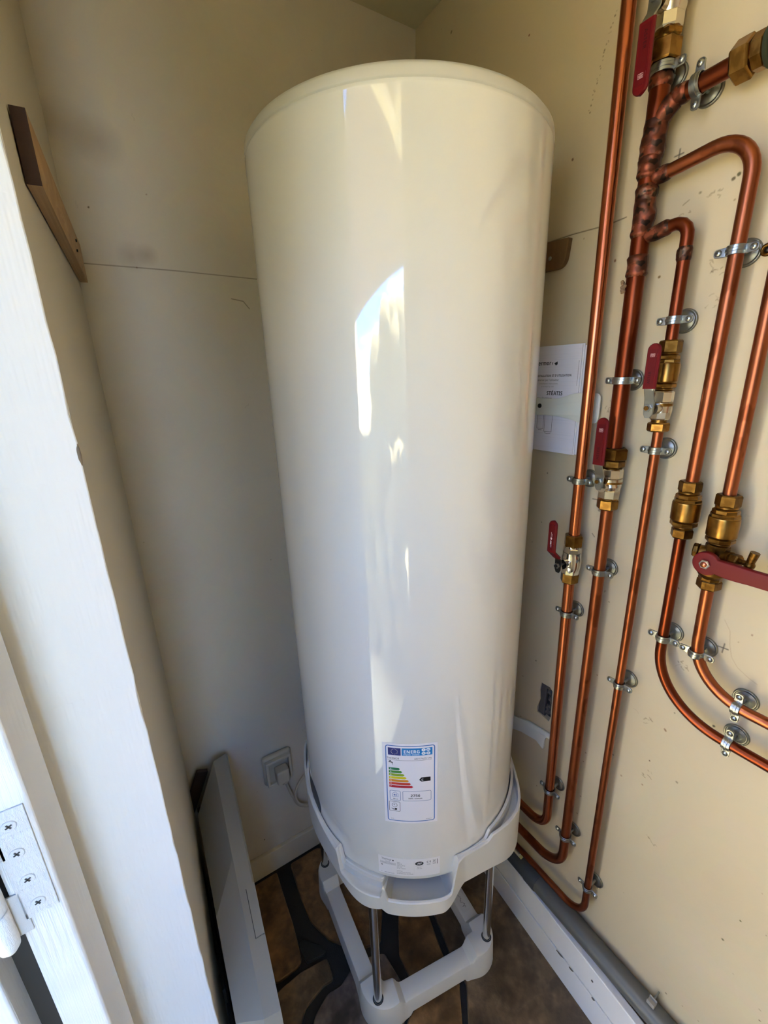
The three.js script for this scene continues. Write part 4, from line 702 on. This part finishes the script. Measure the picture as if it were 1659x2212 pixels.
{
  const t = thing('drain_pipe', 'grey plastic drain pipe lying on the baseboard along the right wall', 'pipe', [-0.0265, 0.2055, 0.3]);
  const Z = (pts, m, n, l) => part(n, aim(lathe(pts, 44), V(0, 0, 1)), m, t, l);
  Z([[0, 0.24], [0.0242, 0.24], [0.0242, 1.3], [0, 1.3]], mPvc, 'tube');
  Z([[0, -0.12], [0.0245, -0.12], [0.0245, 0.262], [0.0262, 0.264], [0.0262, 0.296], [0.0250, 0.298], [0, 0.298]], mPvcDark, 'coupling', 'darker grey socket');
  const bar = canvasTex(256, 160, (g, w, h) => { g.fillStyle = '#e9e4cf'; g.fillRect(0, 0, w, h); g.fillStyle = '#e2df9a'; g.fillRect(0, 0, w, 30); g.fillStyle = '#1c1c1c'; let x = 40; while (x < 216) { const b = 2 + Math.floor(rr(0, 5)); g.fillRect(x, 44, b, 86); x += b + 2 + Math.floor(rr(0, 5)); } text(g, '3 520000 00000', 128, 152, '18px sans-serif', '#222', 'center'); });
  const lab = new THREE.CylinderGeometry(0.0249, 0.0249, 0.045, 20, 1, true, 0, 1.5);
  lab.rotateX(Math.PI / 2); part('barcode_label', lab.rotateZ(Math.PI * 0.62).translate(0, 0, 0.215), std(0xffffff, 0.5, { map: bar, side: THREE.DoubleSide }), t, 'white barcode sticker');
  const k = thing('cable_clip', 'small pale metal clip beside the grey drain pipe near the bottom edge', 'clip', [-0.03, 0.238, 0.905]);
  part('clip_body', [box(0.012, 0.006, 0.016, 0, 0, 0, 0.001), box(0.003, 0.012, 0.016, 0.006, 0.004, 0, 0.001), box(0.003, 0.010, 0.016, -0.006, 0.003, 0, 0.001)], mOldWhite, k);
  part('nail', cyl(0.0018, V(-0.001, 0, 0), V(0.03, 0.004, 0), 10), mZinc, k);
}

// ---------------------------------------------------------------- back and left wall, floor corner
{
  const t = thing('wall_socket', 'surface mounted cream wall socket with a plug low on the back wall', 'socket', [-0.57, 0.42, 0]);
  part('housing', [box(0.092, 0.108, 0.02, 0, 0, 0.010, 0.012)], mCreamPlastic, t);
  part('cover_frame', [box(0.08, 0.009, 0.018, 0, 0.042, 0.024, 0.003), box(0.08, 0.009, 0.018, 0, -0.042, 0.024, 0.003), box(0.009, 0.09, 0.018, -0.036, 0, 0.024, 0.003), box(0.009, 0.09, 0.018, 0.036, 0, 0.024, 0.003)], mCreamPlastic, t);
  part('insert', box(0.066, 0.078, 0.006, 0, 0, 0.019, 0.002), std(lin(0.44, 0.385, 0.285), 0.45), t);
  const c = thing('power_plug', 'cream plug with looped power cord in the low wall socket', 'plug', [-0.565, 0.412, 0.022]);
  part('plug_body', [box(0.04, 0.048, 0.034, 0, 0, 0.017, 0.006), box(0.02, 0.024, 0.02, 0.006, -0.03, 0.014, 0.006)], mCreamPlastic, c);
  const K = [[-0.557, 0.375, 0.034], [-0.548, 0.33, 0.022], [-0.535, 0.275, 0.014], [-0.518, 0.225, 0.012], [-0.485, 0.196, 0.012], [-0.44, 0.2, 0.013], [-0.405, 0.25, 0.014], [-0.41, 0.315, 0.016], [-0.45, 0.352, 0.018], [-0.495, 0.335, 0.018], [-0.525, 0.29, 0.018], [-0.522, 0.245, 0.018], [-0.495, 0.215, 0.018], [-0.45, 0.21, 0.02], [-0.38, 0.28, 0.03]].map(([x, y, z]) => V(x + 0.565, y - 0.412, z - 0.022));
  part('cord', new THREE.TubeGeometry(new THREE.CatmullRomCurve3(K), 120, 0.0043, 12), mCreamPlastic, c);
}
{
  const t = thing('wood_batten', 'brown wooden batten fixed along the left wall near the top', 'batten', [XW(0.25) + 0.0072, 1.815, 0.262]);
  const g = new THREE.BoxGeometry(0.013, 0.064, 0.49, 1, 1, 1), r = Math.atan(0.0513);
  t.rotation.y = -r;
  part('board', g, [mWood, mWood, mWood, mWood, mWoodDark, mWoodDark], t);
  part('nail_head', [cyl(0.0022, V(0.006, -0.01, -0.1), V(0.0085, -0.01, -0.1), 10), cyl(0.0022, V(0.006, 0.012, -0.13), V(0.0085, 0.012, -0.13), 10)], mDarkSteel, t);
}
{ // old convector heater standing against the left wall
  const t = thing('convector_heater', 'old off white electric convector heater standing in the dark corner by the left wall', 'convector heater', [-0.77, 0, 0.33]);
  const L = (a) => a.map((p) => [p[0] + 0.77, p[1], p[2] - 0.33]);
  function loft(secs) {
    const pos = [], idx = [], k = secs[0].length; secs.forEach((s) => s.forEach((p) => pos.push(...p)));
    for (let i = 0; i < secs.length - 1; i++) for (let j = 0; j < k; j++) { const a = i * k + j, b = i * k + (j + 1) % k; idx.push(a, b, a + k, b, b + k, a + k); }
    for (let j = 1; j < k - 1; j++) { idx.push(0, j + 1, j); const o = (secs.length - 1) * k; idx.push(o, o + j, o + j + 1); }
    const g = new THREE.BufferGeometry(); g.setAttribute('position', new THREE.Float32BufferAttribute(pos, 3)); g.setAttribute('uv', new THREE.Float32BufferAttribute(new Array(pos.length / 3 * 2).fill(0), 2)); g.setIndex(idx); g.computeVertexNormals(); return crease(g, 0.3);
  }
  const far = (f, dz = 0) => [[-0.812, 0.012, 0.11], [-0.814, 0.49, 0.11], [-0.748, 0.568, 0.034], [-0.712, 0.563, 0.019], [-0.708, 0.555, 0.019], [-0.706, 0.012, 0.019]];
  const near = [[-0.826, 0.012, 0.592], [-0.824, 0.548, 0.592], [-0.782, 0.57, 0.624], [-0.758, 0.566, 0.626], [-0.754, 0.558, 0.626], [-0.752, 0.012, 0.626]];
  const F = far(), mix = (q) => F.map((p, i) => p.map((v, j) => v + (near[i][j] - v) * q)), crest = mix(0.62).map((p, i) => (i === 1 ? [p[0], p[1] + 0.012, p[2]] : p));
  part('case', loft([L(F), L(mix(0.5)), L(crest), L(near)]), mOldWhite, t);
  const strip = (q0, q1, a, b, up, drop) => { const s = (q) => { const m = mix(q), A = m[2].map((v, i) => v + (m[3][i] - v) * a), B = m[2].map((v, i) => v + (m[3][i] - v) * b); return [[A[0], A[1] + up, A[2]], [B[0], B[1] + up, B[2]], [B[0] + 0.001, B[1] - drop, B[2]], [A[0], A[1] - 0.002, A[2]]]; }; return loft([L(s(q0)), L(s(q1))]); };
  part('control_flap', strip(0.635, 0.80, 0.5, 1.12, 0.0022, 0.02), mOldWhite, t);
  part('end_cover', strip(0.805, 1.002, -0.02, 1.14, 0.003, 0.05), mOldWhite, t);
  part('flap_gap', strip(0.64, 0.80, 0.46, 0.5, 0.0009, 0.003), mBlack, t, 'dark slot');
  part('wall_bracket', [box(0.006, 0.30, 0.03, -0.060, 0.23, -0.10, 0.001), box(0.006, 0.03, 0.36, -0.062, 0.36, 0.05, 0.001), cyl(0.005, V(-0.062, 0.40, -0.15), V(-0.062, 0.34, 0.02), 10), box(0.006, 0.36, 0.03, -0.064, 0.24, 0.12, 0.001)], mBlack, t, 'black steel bracket');
  const w = thing('wood_offcut', 'torn brown strip of board wedged behind the old convector heater', 'offcut', [-0.80, 0.5, 0.025]);
  part('strip', [box(0.03, 0.14, 0.012, 0, -0.02, 0, 0.001).rotateZ(-0.42), box(0.018, 0.03, 0.014, -0.026, -0.085, 0.004, 0.003).rotateZ(0.3)], mWoodDark, w);
}

scene.traverse((o) => { if (o.isMesh) { o.castShadow = true; o.receiveShadow = true; } });
renderer.render(scene, camera);
